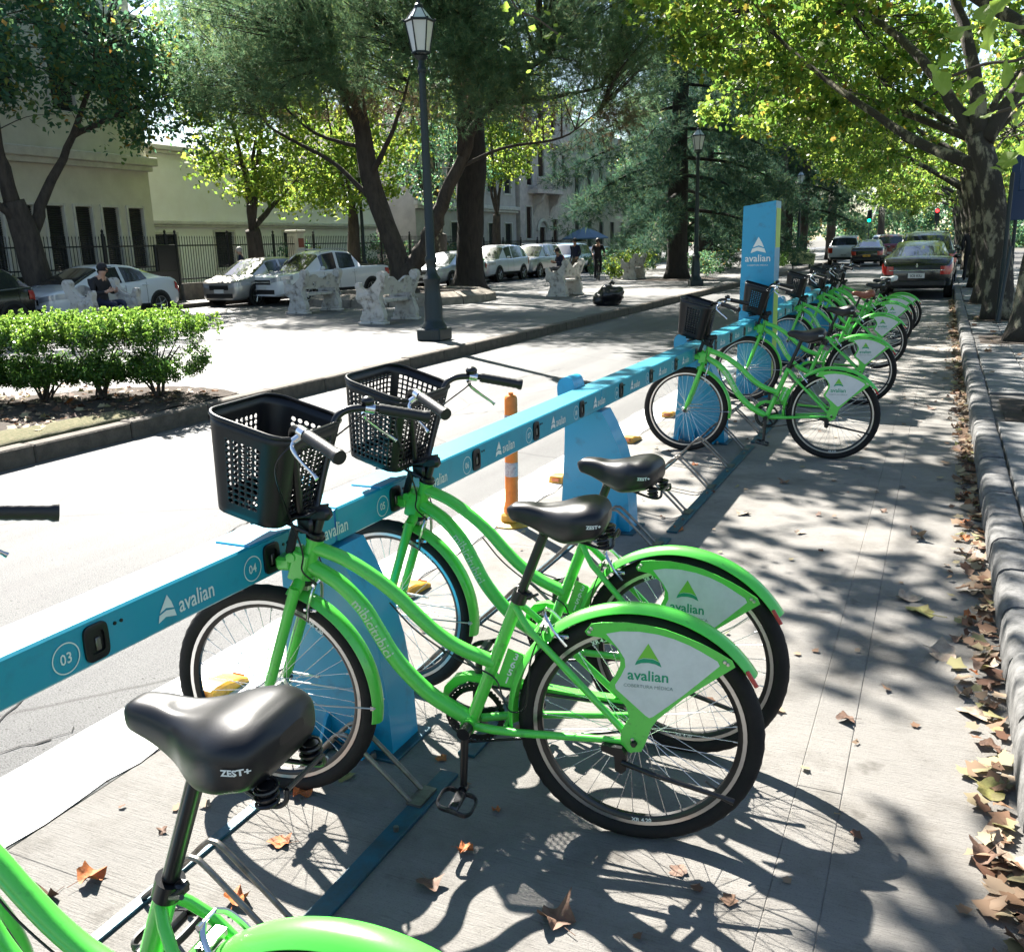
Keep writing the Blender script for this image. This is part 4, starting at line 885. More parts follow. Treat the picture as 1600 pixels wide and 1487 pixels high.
# far pavement
def far_tree(label, x, y, ells, leafm=LEAF_DARK, r=.3, h=3.4, lean=(.1, 0), per=54, size=.19, bark=BARKM, limbs=None, **k):
    tr = [(x, y, .1), (x+lean[0]*.2, y+lean[1]*.3, 1.1), (x+lean[0]*.6, y+lean[1]*.6, 2.2), (x+lean[0], y+lean[1], h)]
    return tree('street_tree', label, (x, y, .1), tr, [r*1.1, r, r*.9, r*.8], ells, bark, leafm, GF, per, size, .8, KITE, limbs=limbs, **k)
far_tree('dark leafy tree with a forked leaning trunk between the black car and the white sedan', -22.9, 18.35,
         [(-22.4, 17.6, 7.6, 2.6, 3.2, 2.6, 84), (-22.2, 20.8, 7.9, 2.4, 2.6, 2.8, 84), (-22.4, 23.2, 6.4, 1.8, 1.8, 1.9, 44), (-22, 17, 11, 3, 3.6, 2.4, 70), (-21.6, 15.2, 7, 2, 2, 2.4, 40)], r=.36, lean=(-.1, -.55), h=3.2,
         limbs=[([(-22.95, 18.1, 2.0), (-22.9, 18.7, 3.3), (-22.6, 19.7, 5.0), (-22.2, 20.8, 7.5)], .2), ([(-23, 17.8, 3.1), (-22.9, 17.5, 4.6), (-22.4, 17.3, 7), (-22, 17, 10.5)], .22), ([(-22.95, 18.0, 2.5), (-23, 17.0, 3.4), (-22.6, 15.8, 4.6), (-21.8, 15.2, 6.6)], .12), ([(-22.6, 19.7, 5.0), (-22.5, 21.5, 5.8), (-22.4, 23, 6.4)], .09)])
far_tree('lime green tree rising behind the silver car and the white pickup', -23.0, 27.6,
         [(-22.8, 27.2, 4.6, 1.9, 2.2, 1.3, 44), (-22.4, 29.6, 4.4, 1.9, 2.4, 1.5, 40), (-22.6, 28, 7.2, 2.8, 3, 2.2, 66), (-22.4, 25.8, 7.6, 2.4, 2.4, 2.4, 50), (-22.5, 29, 10.5, 3, 3.6, 2, 50)], LEAF_LIME, r=.32, h=2.5, lean=(0, -.2), bark=BARKM)
far_tree('pale barked tree forking low behind the pine and the big dark trunk', -22.6, 40.5,
         [(-22.2, 40, 5.6, 2.4, 3.4, 2.0, 54), (-22, 43, 8, 3, 3.4, 2.6, 50), (-22, 37.6, 8.4, 3, 3.4, 2.6, 54), (-22, 40, 11.5, 3.4, 4, 2.4, 50)], LEAF_DARK, r=.42, h=2.4, bark=BARKP)
for i, (y, lab) in enumerate(((33.5, 'street tree with yellowing leaves behind the pickup and the fence'), (47.5, 'street tree with hanging yellow leaves in front of the balconied house'), (77, 'dark street tree right of the balconied house'), (84, 'street tree beyond the balconied house, behind the parked cars'), (98, 'farthest street tree on the left pavement, behind the tall conifer'))):
    z = 3.2 if i != 1 else 5.0
    far_tree(lab, -22.8, y, [(-22.4, y-.8, z+1.6, 2.2, 2.8, 1.6, 44), (-22.2, y+1.8, z+4, 3, 3.4, 2.4, 46), (-22.4, y-2, z+5, 3, 3, 2.8, 46), (-22.2, y, z+8.4, 3.4, 4, 2.6, 46)], (LEAF_LIME, LEAF_LIME, LEAF_DARK, LEAF_DARK, LEAF_DARK)[i], r=.26, per=60, size=.24)
# big median pine in the ring: a low fork, two leaning stems
PB = (-15.0, 24.6, .2)
pine_ells = [(-19.5, 24.0, 8.2, 2.6, 2.6, 1.7, 80), (-16.2, 23.2, 7.4, 2.6, 2.2, 1.5, 84), (-7.9, 24.2, 7.3, 1.7, 1.6, 1.5, 66), (-8.4, 25.2, 9.2, 2, 2, 1.4, 56), (-9.3, 20.7, 8.4, 2.2, 1.3, .9, 56), (-16.6, 20.7, 8.1, 3.0, 1.2, 1.0, 70), (-12.6, 20.5, 8.3, 2.5, 1.1, .9, 60), (-16.6, 22.2, 6.5, 2.7, 1.5, 1.2, 80), (-13.0, 22.0, 6.8, 2.8, 1.5, 1.2, 90), (-9.8, 22.8, 6.4, 2.2, 1.4, 1.3, 76), (-19.6, 22.8, 6.7, 2.2, 1.6, 1.2, 66), (-11.2, 22.4, 5.4, 1.9, 1.1, .9, 44), (-15, 22.0, 8.6, 4, 1.4, 1.2, 70), (-12.6, 23.4, 7.6, 2.6, 2.2, 1.6, 90), (-9.6, 24.8, 7.2, 2.3, 2.2, 1.7, 84), (-17.5, 25, 10.4, 3.2, 3, 1.9, 84), (-13, 25, 10.6, 3.6, 3, 2.1, 96), (-8.6, 26.2, 6.0, 1.3, 1.7, 1.3, 44), (-21, 25.5, 6.6, 1.6, 2, 1.3, 36), (-14.4, 25.4, 13, 4, 3.4, 1.8, 60), (-9.4, 26, 9.8, 2.6, 2.6, 1.9, 60)]
tree('pine_tree', 'big spreading pine with two leaning stems growing from the stone ring', PB,
     [PB, (-15.0, 24.6, .6), (-15.05, 24.6, 1.1), (-15.3, 24.6, 1.9), (-15.75, 24.55, 3.1), (-16.0, 24.5, 4.5), (-16.1, 24.4, 6.0)], [.42, .38, .35, .30, .28, .26, .22], pine_ells, BARKM, NEEDLE, GM, per=18, needle=(.22, .0060, 14), cr=.72, shell=.35, out=(-14.5, 25, 5),
     limbs=[([(-15.0, 24.6, .75), (-14.3, 24.5, 1.5), (-13.5, 24.4, 2.6), (-12.6, 24.2, 4.2), (-11.6, 24.1, 5.4), (-10.2, 24.6, 6.6)], .31), ([(-12.6, 24.2, 4.2), (-12.4, 23.8, 5.8), (-12.4, 23.6, 7.4)], .15), ([(-16.1, 24.4, 5.8), (-17.6, 24.2, 7.2), (-19.3, 24.1, 8.0)], .16), ([(-16.1, 24.4, 6), (-15.8, 24.6, 8), (-14.6, 25.2, 12.6)], .2), ([(-15.9, 24.5, 3.8), (-14.6, 23.9, 5.0), (-13.6, 23.6, 6.8)], .1), ([(-16.05, 24.5, 4.8), (-16.2, 23.8, 6), (-16.2, 23.3, 7.2)], .11), ([(-11.6, 24.1, 5.4), (-10, 25, 5.6), (-8.8, 26, 5.9)], .1), ([(-12.9, 24.3, 3.8), (-11.4, 24.4, 4.3), (-9.8, 24.8, 4.5), (-8.9, 25.4, 5.2)], .06), ([(-15.6, 24.5, 2.9), (-17.2, 24.4, 4.3), (-19.4, 24.6, 5.4), (-20.8, 25.3, 6.4)], .09), ([(-16.05, 24.5, 4.6), (-17.6, 24, 5.2), (-19, 23.8, 6.6)], .07)])
# dry brown sprays hanging under the pine crown
cl = clumps([(-13.6, 24.4, 5.9, 4.2, 1.8, .8, 46), (-9.6, 25.4, 5.0, 1.9, 1.5, .8, 26), (-18, 24.6, 6.3, 2.6, 1.5, .7, 18)], .6); V, F = needles(cl, 12, .24, .006, 12, droop=.9)
pt = bpy.data.objects['pine_tree']; V = V-np.array(PB); link('dry_sprays', fast_mesh('dry_sprays', V, F, leaf_mat('dead_needle', [(0, (.07, .045, .03)), (.7, (.12, .085, .05)), (1, (.16, .13, .06))], .25, .7)), pt, 'stuff')
# massive dark trunk
tree('old_tree', 'massive blackish trunk beside the silver hatchback, rising into the pine crown', (-14.7, 28.4, .15), [(-14.7, 28.4, .15), (-14.65, 28.4, 1.5), (-14.5, 28.4, 3.2), (-14.4, 28.4, 5.4), (-14.3, 28.4, 7.5)], [.54, .47, .45, .44, .38], [(-14.4, 29, 9.2, 3.4, 3.2, 1.7, 60), (-12.2, 30, 11.6, 3.4, 3.4, 2, 50), (-17, 30, 11.4, 3.2, 3.2, 2, 44)], BARKD, NEEDLE_D, GM, per=14, needle=(.26, .0075, 13), cr=.8)
# drooping conifers on the median
def conifer(label, x, y, h, r, trunk_r, n, low=2.2, leafm=NEEDLE_D, per=25, cutmid=None):
    ex = []; lb = []
    for i in range(n):
        u = i/n; z = low+(h-low)*u**.9; a = i*2.4+random.uniform(-.4, .4); ln = r*(1-u)**.7*random.uniform(.75, 1.1)+.4
        tip = Vector((x+math.cos(a)*ln, y+math.sin(a)*ln, z-.22*ln)); root = Vector((x, y, z+.35)); lb.append(([root, root.lerp(tip, .5)+Vector((0, 0, .3)), tip], .07*(1-u)+.02))
        for q in np.linspace(.35, 1, max(3, int(ln*2.2))):
            p = root.lerp(tip, q)+Vector((random.uniform(-.3, .3), random.uniform(-.3, .3), .3*math.sin(q*3)-.25)); ex.append((p.x, p.y, p.z, .55))
    return tree('conifer', label, (x, y, .15), [(x, y, .15), (x, y, 2), (x+.05, y, h*.5), (x, y, h*.8)], [trunk_r*1.05, trunk_r, trunk_r*.7, trunk_r*.3], [(x, y, h-1, .6, .6, 1.2, 8)], BARKD, leafm, GM, per=per, needle=(.30, .010, 12), cl_extra=np.array(ex), limbs=lb, twigs=False, cr=.6)
conifer('tall dark conifer with drooping boughs behind the second lamp post', -9.9, 37.6, 15, 5.6, .42, 62, low=2.6)
conifer('dark conifer behind the tall one, left of the palm trunks', -11.5, 49.5, 14, 5.0, .36, 50, low=2.2)
conifer('low hanging conifer beside the cyclist, far end of the parked cars', -13.6, 53, 9, 3.4, .3, 40, low=1.4)
conifer('grey green conifer behind the totem sign', -8.9, 60, 13, 4.4, .34, 46, low=3.2)
# palms
def palm(label, x, y, h, fr=26, fl=3.0, tr=.22):
    t = thing('palm_tree', label, 'tree', (x, y, .15), 0, GM); b, P = lumpy_trunk([(0, 0, 0), (.05, 0, h*.5), (0, 0, h)], [tr*1.1, tr, tr*.9], 12, .03, .2); b.build('trunk', BARKM, t, True, 180)
    Vs, Fs = [], []; o = 0
    for i in range(fr):
        a = i*2.399; e = .9-1.5*(i/fr); d = Vector((math.cos(a), math.sin(a), 0)); pts = [Vector((0, 0, h))+d*(fl*u*math.cos(e*(1-u*.3)))+Vector((0, 0, fl*(u*math.sin(e)-.75*u*u))) for u in np.linspace(0, 1, 14)]
        sd = Vector((-d.y, d.x, 0))
        for j in range(1, 14):
            for s_ in (-1, 1):
                for q in (0, .5):
                    p = pts[j-1].lerp(pts[j], q); L_ = .55*math.sin(math.pi*min(1, (j+q)/14*.9+.08))+.08; tip = p+sd*s_*L_*.75+(pts[j]-pts[j-1]).normalized()*L_*.5-Vector((0, 0, L_*.45)); w_ = (pts[j]-pts[j-1]).normalized()*.022
                    Vs += [p-w_, p+w_, tip]; Fs.append((o, o+1, o+2)); o += 3
    link('fronds', fast_mesh('fronds', np.array([tuple(v) for v in Vs]), np.array(Fs), PALM), t, 'stuff'); return t
palm('tall palm with a bare trunk right behind the totem sign', -8.6, 55.5, 11.0)
palm('second tall bare palm trunk beside the small lamp post', -7.6, 57.5, 10.5)
palm('palm with drooping fronds left of the white car ahead', -7.4, 70, 5.2, 34, 3.6, .3)
palm('pale bushy palm at the far crossing under the green light', -6.6, 112, 5.0, 36, 4.2, .35)
palm('small palm in the front garden of the balconied house', -24.8, 66, 2.3, 26, 2.0, .2)
# far masses of trees at the end of the avenue and behind the houses
cl = clumps([(-10, 150, 8, 8, 8, 8, 150), (6, 150, 7, 6, 8, 7, 90), (-3, 175, 7, 8, 4, 7, 90), (-16, 118, 8, 5, 10, 7, 120), (-20, 140, 9, 6, 10, 8, 90), (-2, 190, 3, 22, 4, 4, 160), (-26, 130, 4, 7, 12, 5, 110), (8, 130, 4, 5, 20, 5, 110), (-12, 90, 11, 5, 10, 4, 90)], 1.6); V, F = leaves(cl, 70, .55)
link('distant_trees', fast_mesh('distant_trees', V, F, LEAF_DARK), None, 'stuff')
cl = clumps([(-36, 60, 12, 8, 16, 6, 120), (-40, 90, 12, 8, 20, 9, 120), (-12, 66, 13, 5, 9, 4, 120), (-14, 80, 8, 4, 9, 7, 110)], 1.2); V, F = leaves(cl, 80, .36)
link('far_foliage', fast_mesh('far_foliage', V, F, LEAF_DARK), None, 'stuff')

# large leaves hanging near the camera, each a piece of its own
def big_leaf_mesh(sz):
    b = MB(); k = len(LOBED); ring = []; q1, q2 = random.uniform(4, 8), random.uniform(0, 6)
    for i in range(k):
        a, c = LOBED[i], LOBED[(i+1) % k]; ring += [a, a*.5+c*.5*(1.04)]
    z = lambda p: .16*abs(p[0])-.22*(p[1]**2)+.10*math.sin(q1*p[0]+q2)*math.cos(q1*p[1])+random.uniform(-.03, .03)
    vs = [(0, -.1, .0)]+[(p[0]*.55, -.1+(p[1]+.1)*.55, z(p)*.4) for p in ring]+[(p[0], p[1], z(p)) for p in ring]; n = len(ring)
    b.add([Vector(v)*sz for v in vs], [(0, 1+i, 1+(i+1) % n) for i in range(n)]+[(1+i, 1+n+i, 1+n+(i+1) % n, 1+(i+1) % n) for i in range(n)])
    return b
big = [big_leaf_mesh(.16).mesh('leaf', LEAF_PLANE, True, 180, False) for _ in range(9)]; bigy = [big_leaf_mesh(.13).mesh('leaf', LEAF_PLANE, True, 180, False) for _ in range(7)]
cam = sc.camera.matrix_world
def wpt(x, y, d):       # the point seen at photo pixel (x, y), d metres away: used only to place near twigs
    v = Vector(((x-800)/1427.4, -(y-743.5)/1427.4, -1)).normalized()*d; return cam @ v
host = bpy.data.objects['plane_tree']
def spray(pts, d, leafs, r=.006):
    P = [wpt(x, y, d+i*.05)-host.location for i, (x, y) in enumerate(pts)]; b = MB(); b.tube(soft(P, 5), r, 6); b.build('hanging_twig', TWIG, host)
    for x, y, s, m in leafs:
        o = link('leaf', random.choice(big if m else bigy), host); o.location = wpt(x, y, d+random.uniform(-.25, .25))-host.location; s *= .72; o.scale = (s, s*random.uniform(.8, 1.1), s)
        o.rotation_euler = (random.uniform(-.9, .5)+R(60), random.uniform(-.5, .5), random.uniform(-2.4, 2.4))
spray([(1660, 30), (1600, 90), (1540, 100), (1485, 120)], 4.0, [(1500, 50, 1., 1), (1478, 95, .8, 0), (1470, 130, .9, 1), (1515, 135, 1.1, 1), (1545, 60, .9, 1), (1560, 15, 1.1, 1), (1590, 40, 1., 1), (1570, 115, .9, 1), (1500, 85, .7, 0), (1460, 112, .6, 1), (1525, 165, .8, 1), (1580, 160, .8, 1), (1600, 130, .8, 1), (1545, 180, .6, 1), (1535, 20, .8, 0)])
spray([(1640, 140), (1590, 165), (1550, 178)], 4.3, [(1590, 185, .7, 1), (1605, 230, .8, 1), (1575, 250, .7, 1), (1560, 265, .5, 1)])
spray([(780, -60), (805, 10), (840, 30), (880, 60)], 7.0, [(790, 12, .75, 0), (800, 35, .6, 0), (785, 62, .6, 0), (793, 76, .75, 0), (812, 20, .6, 0), (832, 45, .6, 0), (857, 55, .75, 1), (872, 60, .7, 1), (828, 98, .55, 0), (848, 82, .5, 0), (855, 20, .5, 1), (830, 10, .6, 0), (868, 40, .45, 0), (826, 112, .4, 0)])

# hedge: five bushes in a row with bare stems below and a young top coloured brighter as if sunlit
def bush(x, y, rx, ry, lab, h=.98):
    t = thing('hedge_bush', lab, 'bush', (x, y, .16), 0, 'bushes of the clipped hedge on the median')
    b = MB(); tips = []
    for i in range(9):
        a = random.uniform(0, 6.28); q = random.uniform(.2, .9); tp = Vector((rx*q*math.cos(a), ry*q*math.sin(a), random.uniform(.3, .6)))
        b.tube(soft([(random.uniform(-.05, .05), random.uniform(-.05, .05), -.02), tp*.45+Vector((0, 0, .08)), tp], 4), [.014-.0011*k for k in range(9)], 6, caps=False)
    b.build('stems', TWIG, t, True, 180, kind='stuff')
    n = 400; d = unit(RNG.normal(size=(n, 3)))*(RNG.random((n, 1))**.35); p = np.sign(d)*np.abs(d)**.5*np.array([rx, ry, .36])*.9+np.array([0, 0, .52]); p[:, :2] *= np.clip(.74+.9*(p[:, 2:3]-.15), .74, 1); p[:, 2] = np.maximum(p[:, 2], .16)
    V, F = leaves(np.concatenate([p, np.full((n, 1), .075)], 1), 40, .031, KITE, up=.3, hang=-.2)
    # upright young shoots on top
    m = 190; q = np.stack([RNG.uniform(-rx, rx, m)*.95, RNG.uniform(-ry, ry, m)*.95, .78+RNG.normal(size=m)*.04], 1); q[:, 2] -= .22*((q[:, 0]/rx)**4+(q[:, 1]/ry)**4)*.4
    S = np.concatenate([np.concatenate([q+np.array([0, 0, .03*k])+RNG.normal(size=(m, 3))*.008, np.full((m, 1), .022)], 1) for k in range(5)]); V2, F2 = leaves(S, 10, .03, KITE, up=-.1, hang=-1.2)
    link('foliage', fast_mesh('foliage', np.concatenate([V, V2]), np.concatenate([F, F2+len(V)]), [LEAF_HEDGE, LEAF_YOUNG_LIT], np.concatenate([np.zeros(len(F)), np.ones(len(F2))])), t, 'stuff')
for i, (x, y) in enumerate(((-10.05, 5.45), (-9.5, 5.85), (-8.97, 6.2), (-8.45, 6.55), (-7.98, 6.88), (-7.52, 7.2))):
    bush(x, y, .56, .54, ['clipped bush at the far left frame edge, first of the hedge', 'clipped hedge bush at the left frame edge with one orange leaf caught in it', 'clipped hedge bush third from the left frame edge', 'clipped hedge bush third from the pavement end', 'clipped hedge bush beside the end one', 'end bush of the clipped hedge beside the bright pavement'][i])
# ------------------------------------------------------------------ buildings and fence on the far side
WALLA = mat('cream_render', (.64, .61, .52), .9, c2=(.55, .52, .44), vs_=1.2, bump=.15, bs=40)
WALLB = mat('white_render', (.86, .85, .81), .85, c2=(.80, .78, .73), vs_=1., bump=.12, bs=40)
WALLC = mat('grey_stucco', (.5, .47, .43), .9, c2=(.4, .37, .34), vs_=1.4, bump=.3, bs=20)
WALLD = mat('pink_grey_stone', (.58, .51, .47), .9, c2=(.42, .37, .35), vs_=2.5, bump=.3, bs=20)
TRIM = mat('pale_trim', (.62, .60, .54), .8, c2=(.5, .48, .43), vs_=3)
SHUT = mat('dark_shutter', (.022, .026, .024), .5)
PANE = mat('window_glass', (.02, .024, .028), .06, spec=.9)
WOODD = mat('dark_door', (.045, .02, .014), .6)
def wall_with_holes(b, X, y0, y1, z0, z1, holes, depth=.18):
    """facade facing +x at X, with real openings and reveals"""
    ys = sorted({y0, y1, *[h[0] for h in holes], *[h[1] for h in holes]}); zs = sorted({z0, z1, *[h[2] for h in holes], *[h[3] for h in holes]})
    for i in range(len(ys)-1):
        for j in range(len(zs)-1):
            cy, cz = (ys[i]+ys[i+1])/2, (zs[j]+zs[j+1])/2
            if any(h[0] < cy < h[1] and h[2] < cz < h[3] for h in holes): continue
            b.add([(X, ys[i], zs[j]), (X, ys[i+1], zs[j]), (X, ys[i+1], zs[j+1]), (X, ys[i], zs[j+1])], [(0, 1, 2, 3)])
    for a, c, d, e in holes:
        for p, q in (((a, d), (c, d)), ((c, d), (c, e)), ((c, e), (a, e)), ((a, e), (a, d))): b.add([(X, *p), (X, *q), (X-depth, *q), (X-depth, *p)], [(0, 1, 2, 3)])
def building(name, label, X, y0, y1, h, m, wins, depth=9., z0=.1, frame=.09, cat='building', shutter=SHUT, bars=True, cornices=()):
    t = thing(name, label, cat, (X, (y0+y1)/2, z0), 0); o = Vector(t.location)
    b = MB(); wall_with_holes(b, X, y0, y1, z0, h, wins)
    b.add([(X, y1, z0), (X-depth, y1, z0), (X-depth, y1, h), (X, y1, h)], [(0, 1, 2, 3)]); b.add([(X-depth, y0, z0), (X, y0, z0), (X, y0, h), (X-depth, y0, h)], [(0, 1, 2, 3)])
    b.add([(X, y0, h), (X, y1, h), (X-depth, y1, h), (X-depth, y0, h)], [(0, 1, 2, 3)]); b.add([(X-depth, y1, z0), (X-depth, y0, z0), (X-depth, y0, h), (X-depth, y1, h)], [(0, 1, 2, 3)])
    b.v = [Vector(v)-o for v in b.v]; b.build('wall', m, t, False, fix=False)
    for z, pr, hh in cornices:
        b = MB(); b.box((pr/2+.001, 0, z-o.z), (pr, y1-y0+pr*1.2, hh), bev=.03); b.box((pr*.35, 0, z-hh*.8-o.z), (pr*.7, y1-y0+.05, hh*.6), bev=.02); b.build('cornice', TRIM if m is not WALLD else m, t, False)
    for a, c, d, e in wins:
        w_ = MB(); cy, cz = (a+c)/2-o.y, (d+e)/2-o.z
        for yy, zz, sy, sz in ((a-frame/2, (d+e)/2, frame, e-d+2*frame), (c+frame/2, (d+e)/2, frame, e-d+2*frame), ((a+c)/2, e+frame/2, c-a, frame), ((a+c)/2, d-frame*.7, c-a+.16, frame*1.2)): w_.box((.02, yy-o.y, zz-o.z), (.06, sy-.004, sz), bev=.008)
        fr = w_.build('window', TRIM, t, False)
        b = MB(); b.box((-.15, cy, cz), (.03, c-a-.02, e-d-.02)); b.build('pane', PANE, fr, False)
        b = MB()
        for k in range(int((e-d)/.07)): b.box((-.10, cy, d-o.z+.05+.07*k), (.03, c-a-.03, .05), Matrix.Rotation(R(30), 3, 'Y'))
        b.build('shutter', shutter, fr, False, kind='stuff', fix=False)
    return t
wins = [(20.3+1.115*k, 20.3+1.115*k+.66, 1.25, 3.32) for k in range(-6, 5)]+[(20.0+2.2*k, 20.0+2.2*k+.9, 6.3, 8.7) for k in range(-3, 3)]+[(20.0+2.2*k, 20.0+2.2*k+.9, 10.3, 12.6) for k in range(-3, 3)]
building('cream_building', 'cream building with a row of narrow shuttered windows at the left frame edge', -26.2, 6, 25.9, 15, WALLA, wins, cornices=((4.92, .34, .3), (9.6, .3, .26)))
building('white_annex', 'bright white low building behind the fence, right of the cream one', -28.4, 25.9, 44, 5.9, WALLB, [(28.0, 29.2, .2, 2.5), (31.4, 32.6, 1.1, 2.6), (36, 37.4, .9, 2.6)], cornices=((2.95, .22, .16), (5.8, .3, .2)))
t = building('balconied_house', 'pinkish stone house with a curved balcony and arched door beyond the trees', -27.4, 61.2, 71.4, 13, WALLD, [(62.2, 63.2, 2.2, 4.4), (64.6, 65.7, .5, 3.0), (67.2, 68.2, 1.6, 3.6), (62.4, 63.4, 5.9, 8.5), (64.5, 65.7, 5.9, 8.6), (67.2, 68.2, 5.9, 8.5), (69.2, 70.0, 5.9, 8.4), (64.6, 65.6, 9.7, 11.8), (67, 68, 9.7, 11.8)], cornices=((9.1, .35, .3),), shutter=WOODD); o = Vector(t.location)
b = MB(); b.prism([(0, -2.6), (.75, -2.45), (1.1, -1.6), (1.2, 0), (1.1, 1.6), (.75, 2.45), (0, 2.6)], lambda u, v, q: (u, v-1.1, 5.45-o.z+q), -.14, .14); bl = b.build('balcony', WALLD, t, False)
b = MB()
for u, v in [(.6+.5*math.cos(a), 2.3*math.sin(a)) for a in np.linspace(-1.45, 1.45, 22)]: b.lathe([(.05, 0), (.04, .08), (.075, .3), (.04, .55), (.05, .7)], 7, (u, v-1.1, 5.6-o.z))
b.tube([(.6+.5*math.cos(a), 2.3*math.sin(a)-1.1, 6.36-o.z) for a in np.linspace(-1.45, 1.45, 22)], .09, 6); b.build('balustrade', WALLD, bl, True, kind='stuff')
for s_ in (-1.5, 1.5): b = MB(); b.prism([(0, 0), (.9, 0), (.7, -.5), (.3, -.8), (0, -1.5)], lambda u, v, q: (u, s_-1.1+q, 5.3-o.z+v), -.18, .18); b.build('bracket', WALLD, bl, False)
b = MB(); b.tube([(.08, .95*math.cos(a)-1.15, 2.75-o.z+.75*math.sin(a)) for a in np.linspace(0, math.pi, 14)], .13, 6); b.build('door_arch', TRIM, t)
building('pale_house', 'pale two storey house between the white annex and the balconied house', -27.6, 47.0, 60.9, 9.5, WALLC, [(48.6+2.6*k, 49.7+2.6*k, .9, 3.2) for k in range(5)]+[(48.6+2.6*k, 49.7+2.6*k, 5.2, 7.6) for k in range(5)], cornices=((4.2, .3, .26), (9.3, .3, .3)))
building('grey_block', 'grey block beyond the balconied house, half hidden by the conifer', -28.0, 72.0, 96, 11, WALLC, [(73.5+3*k, 74.7+3*k, 1.2, 3.6) for k in range(7)]+[(73.5+3*k, 74.7+3*k, 5.4, 7.8) for k in range(7)])
# iron fence on a plinth
FX = -24.2
fn = thing('iron_fence', 'black spear topped iron fence along the far pavement before the houses', 'fence', (FX, 25, .13))
def fence_run(y0, y1, zb, zt, barsp=.125, dark=False):
    b = MB(); b.box((0, (y0+y1)/2-25, zb/2-.06), (.30, y1-y0, zb+.1), bev=.02); b.build('plinth', FENCEM if dark else mat('plinth_stone', (.24, .21, .17), .9, c2=(.13, .115, .1), vs_=3, bump=.5, bs=18), fn, False)  # dark run: plinth coloured near black, its shade painted in
    for z in (zb+.14, zt-.34): b = MB(); b.box((0, (y0+y1)/2-25, z), (.03, y1-y0, .045)); b.build('fence_rail', FENCEM, fn, False)
    b = MB(); y = y0+.06
    while y < y1: b.tube([(0, y-25, zb), (0, y-25, zt-.1), (0, y-25, zt-.07), (0, y-25, zt)], [.014, .014, .022, .001], 4, caps=False); y += barsp
    b.build('bars', FENCEM, fn, False, kind='stuff', fix=False)
    y = y0
    while y <= y1: b = MB(); b.box((0, y-25, (zb+zt)/2), (.09, .09, zt-zb+.08), bev=.01); b.lathe([(0, .16), (.05, .1), (.03, .03), (.05, 0)], 8, (0, y-25, zt+.04)); b.build('fence_post', FENCEM, fn, True, 30); y += 2.62
fence_run(6.0, 24.62, 1.05, 2.2, dark=True); fence_run(24.8, 46, .58, 2.2); fence_run(46.2, 61, .5, 1.9)
b = MB(); b.box((.06, 24.2-25, 1.1), (.10, .95, 1.6), bev=.02); b.box((.12, 24.2-25, 1.1), (.03, .8, 1.4)); b.build('gate_panel', FENCEM, fn, False)
# stone gate pier and low garden hedge behind the fence
t = thing('gate_pier', 'pale gate pier with a dark red plaque among the iron railings', 'pillar', (-24.3, 31.6, .13)); b = MB(); b.box((0, 0, 1.15), (.5, .5, 2.3), bev=.03); b.box((0, 0, 2.36), (.62, .62, .12), bev=.03); b.build('shaft', TRIM, t, True, 30); b = MB(); b.box((.26, 0, 1.9), (.02, .34, .36)); b.build('plaque', mat('red_plaque', (.22, .06, .04), .6), t, False)
t = thing('garden_shrubs', 'dark shrubs growing behind the iron railings right of the gate pier', 'shrub', (-25.6, 40, .13)); cl = clumps([(0, -6, 1.0, .7, 2.4, .9, 40), (0, 0, 1.2, .8, 3, 1.0, 50), (0, 7, 1.0, .7, 4, .9, 50), (0, 14, .9, .7, 4, .9, 46)], .5); V, F = leaves(cl, 60, .14); link('foliage', fast_mesh('foliage', V, F, LEAF_DARK), t, 'stuff')

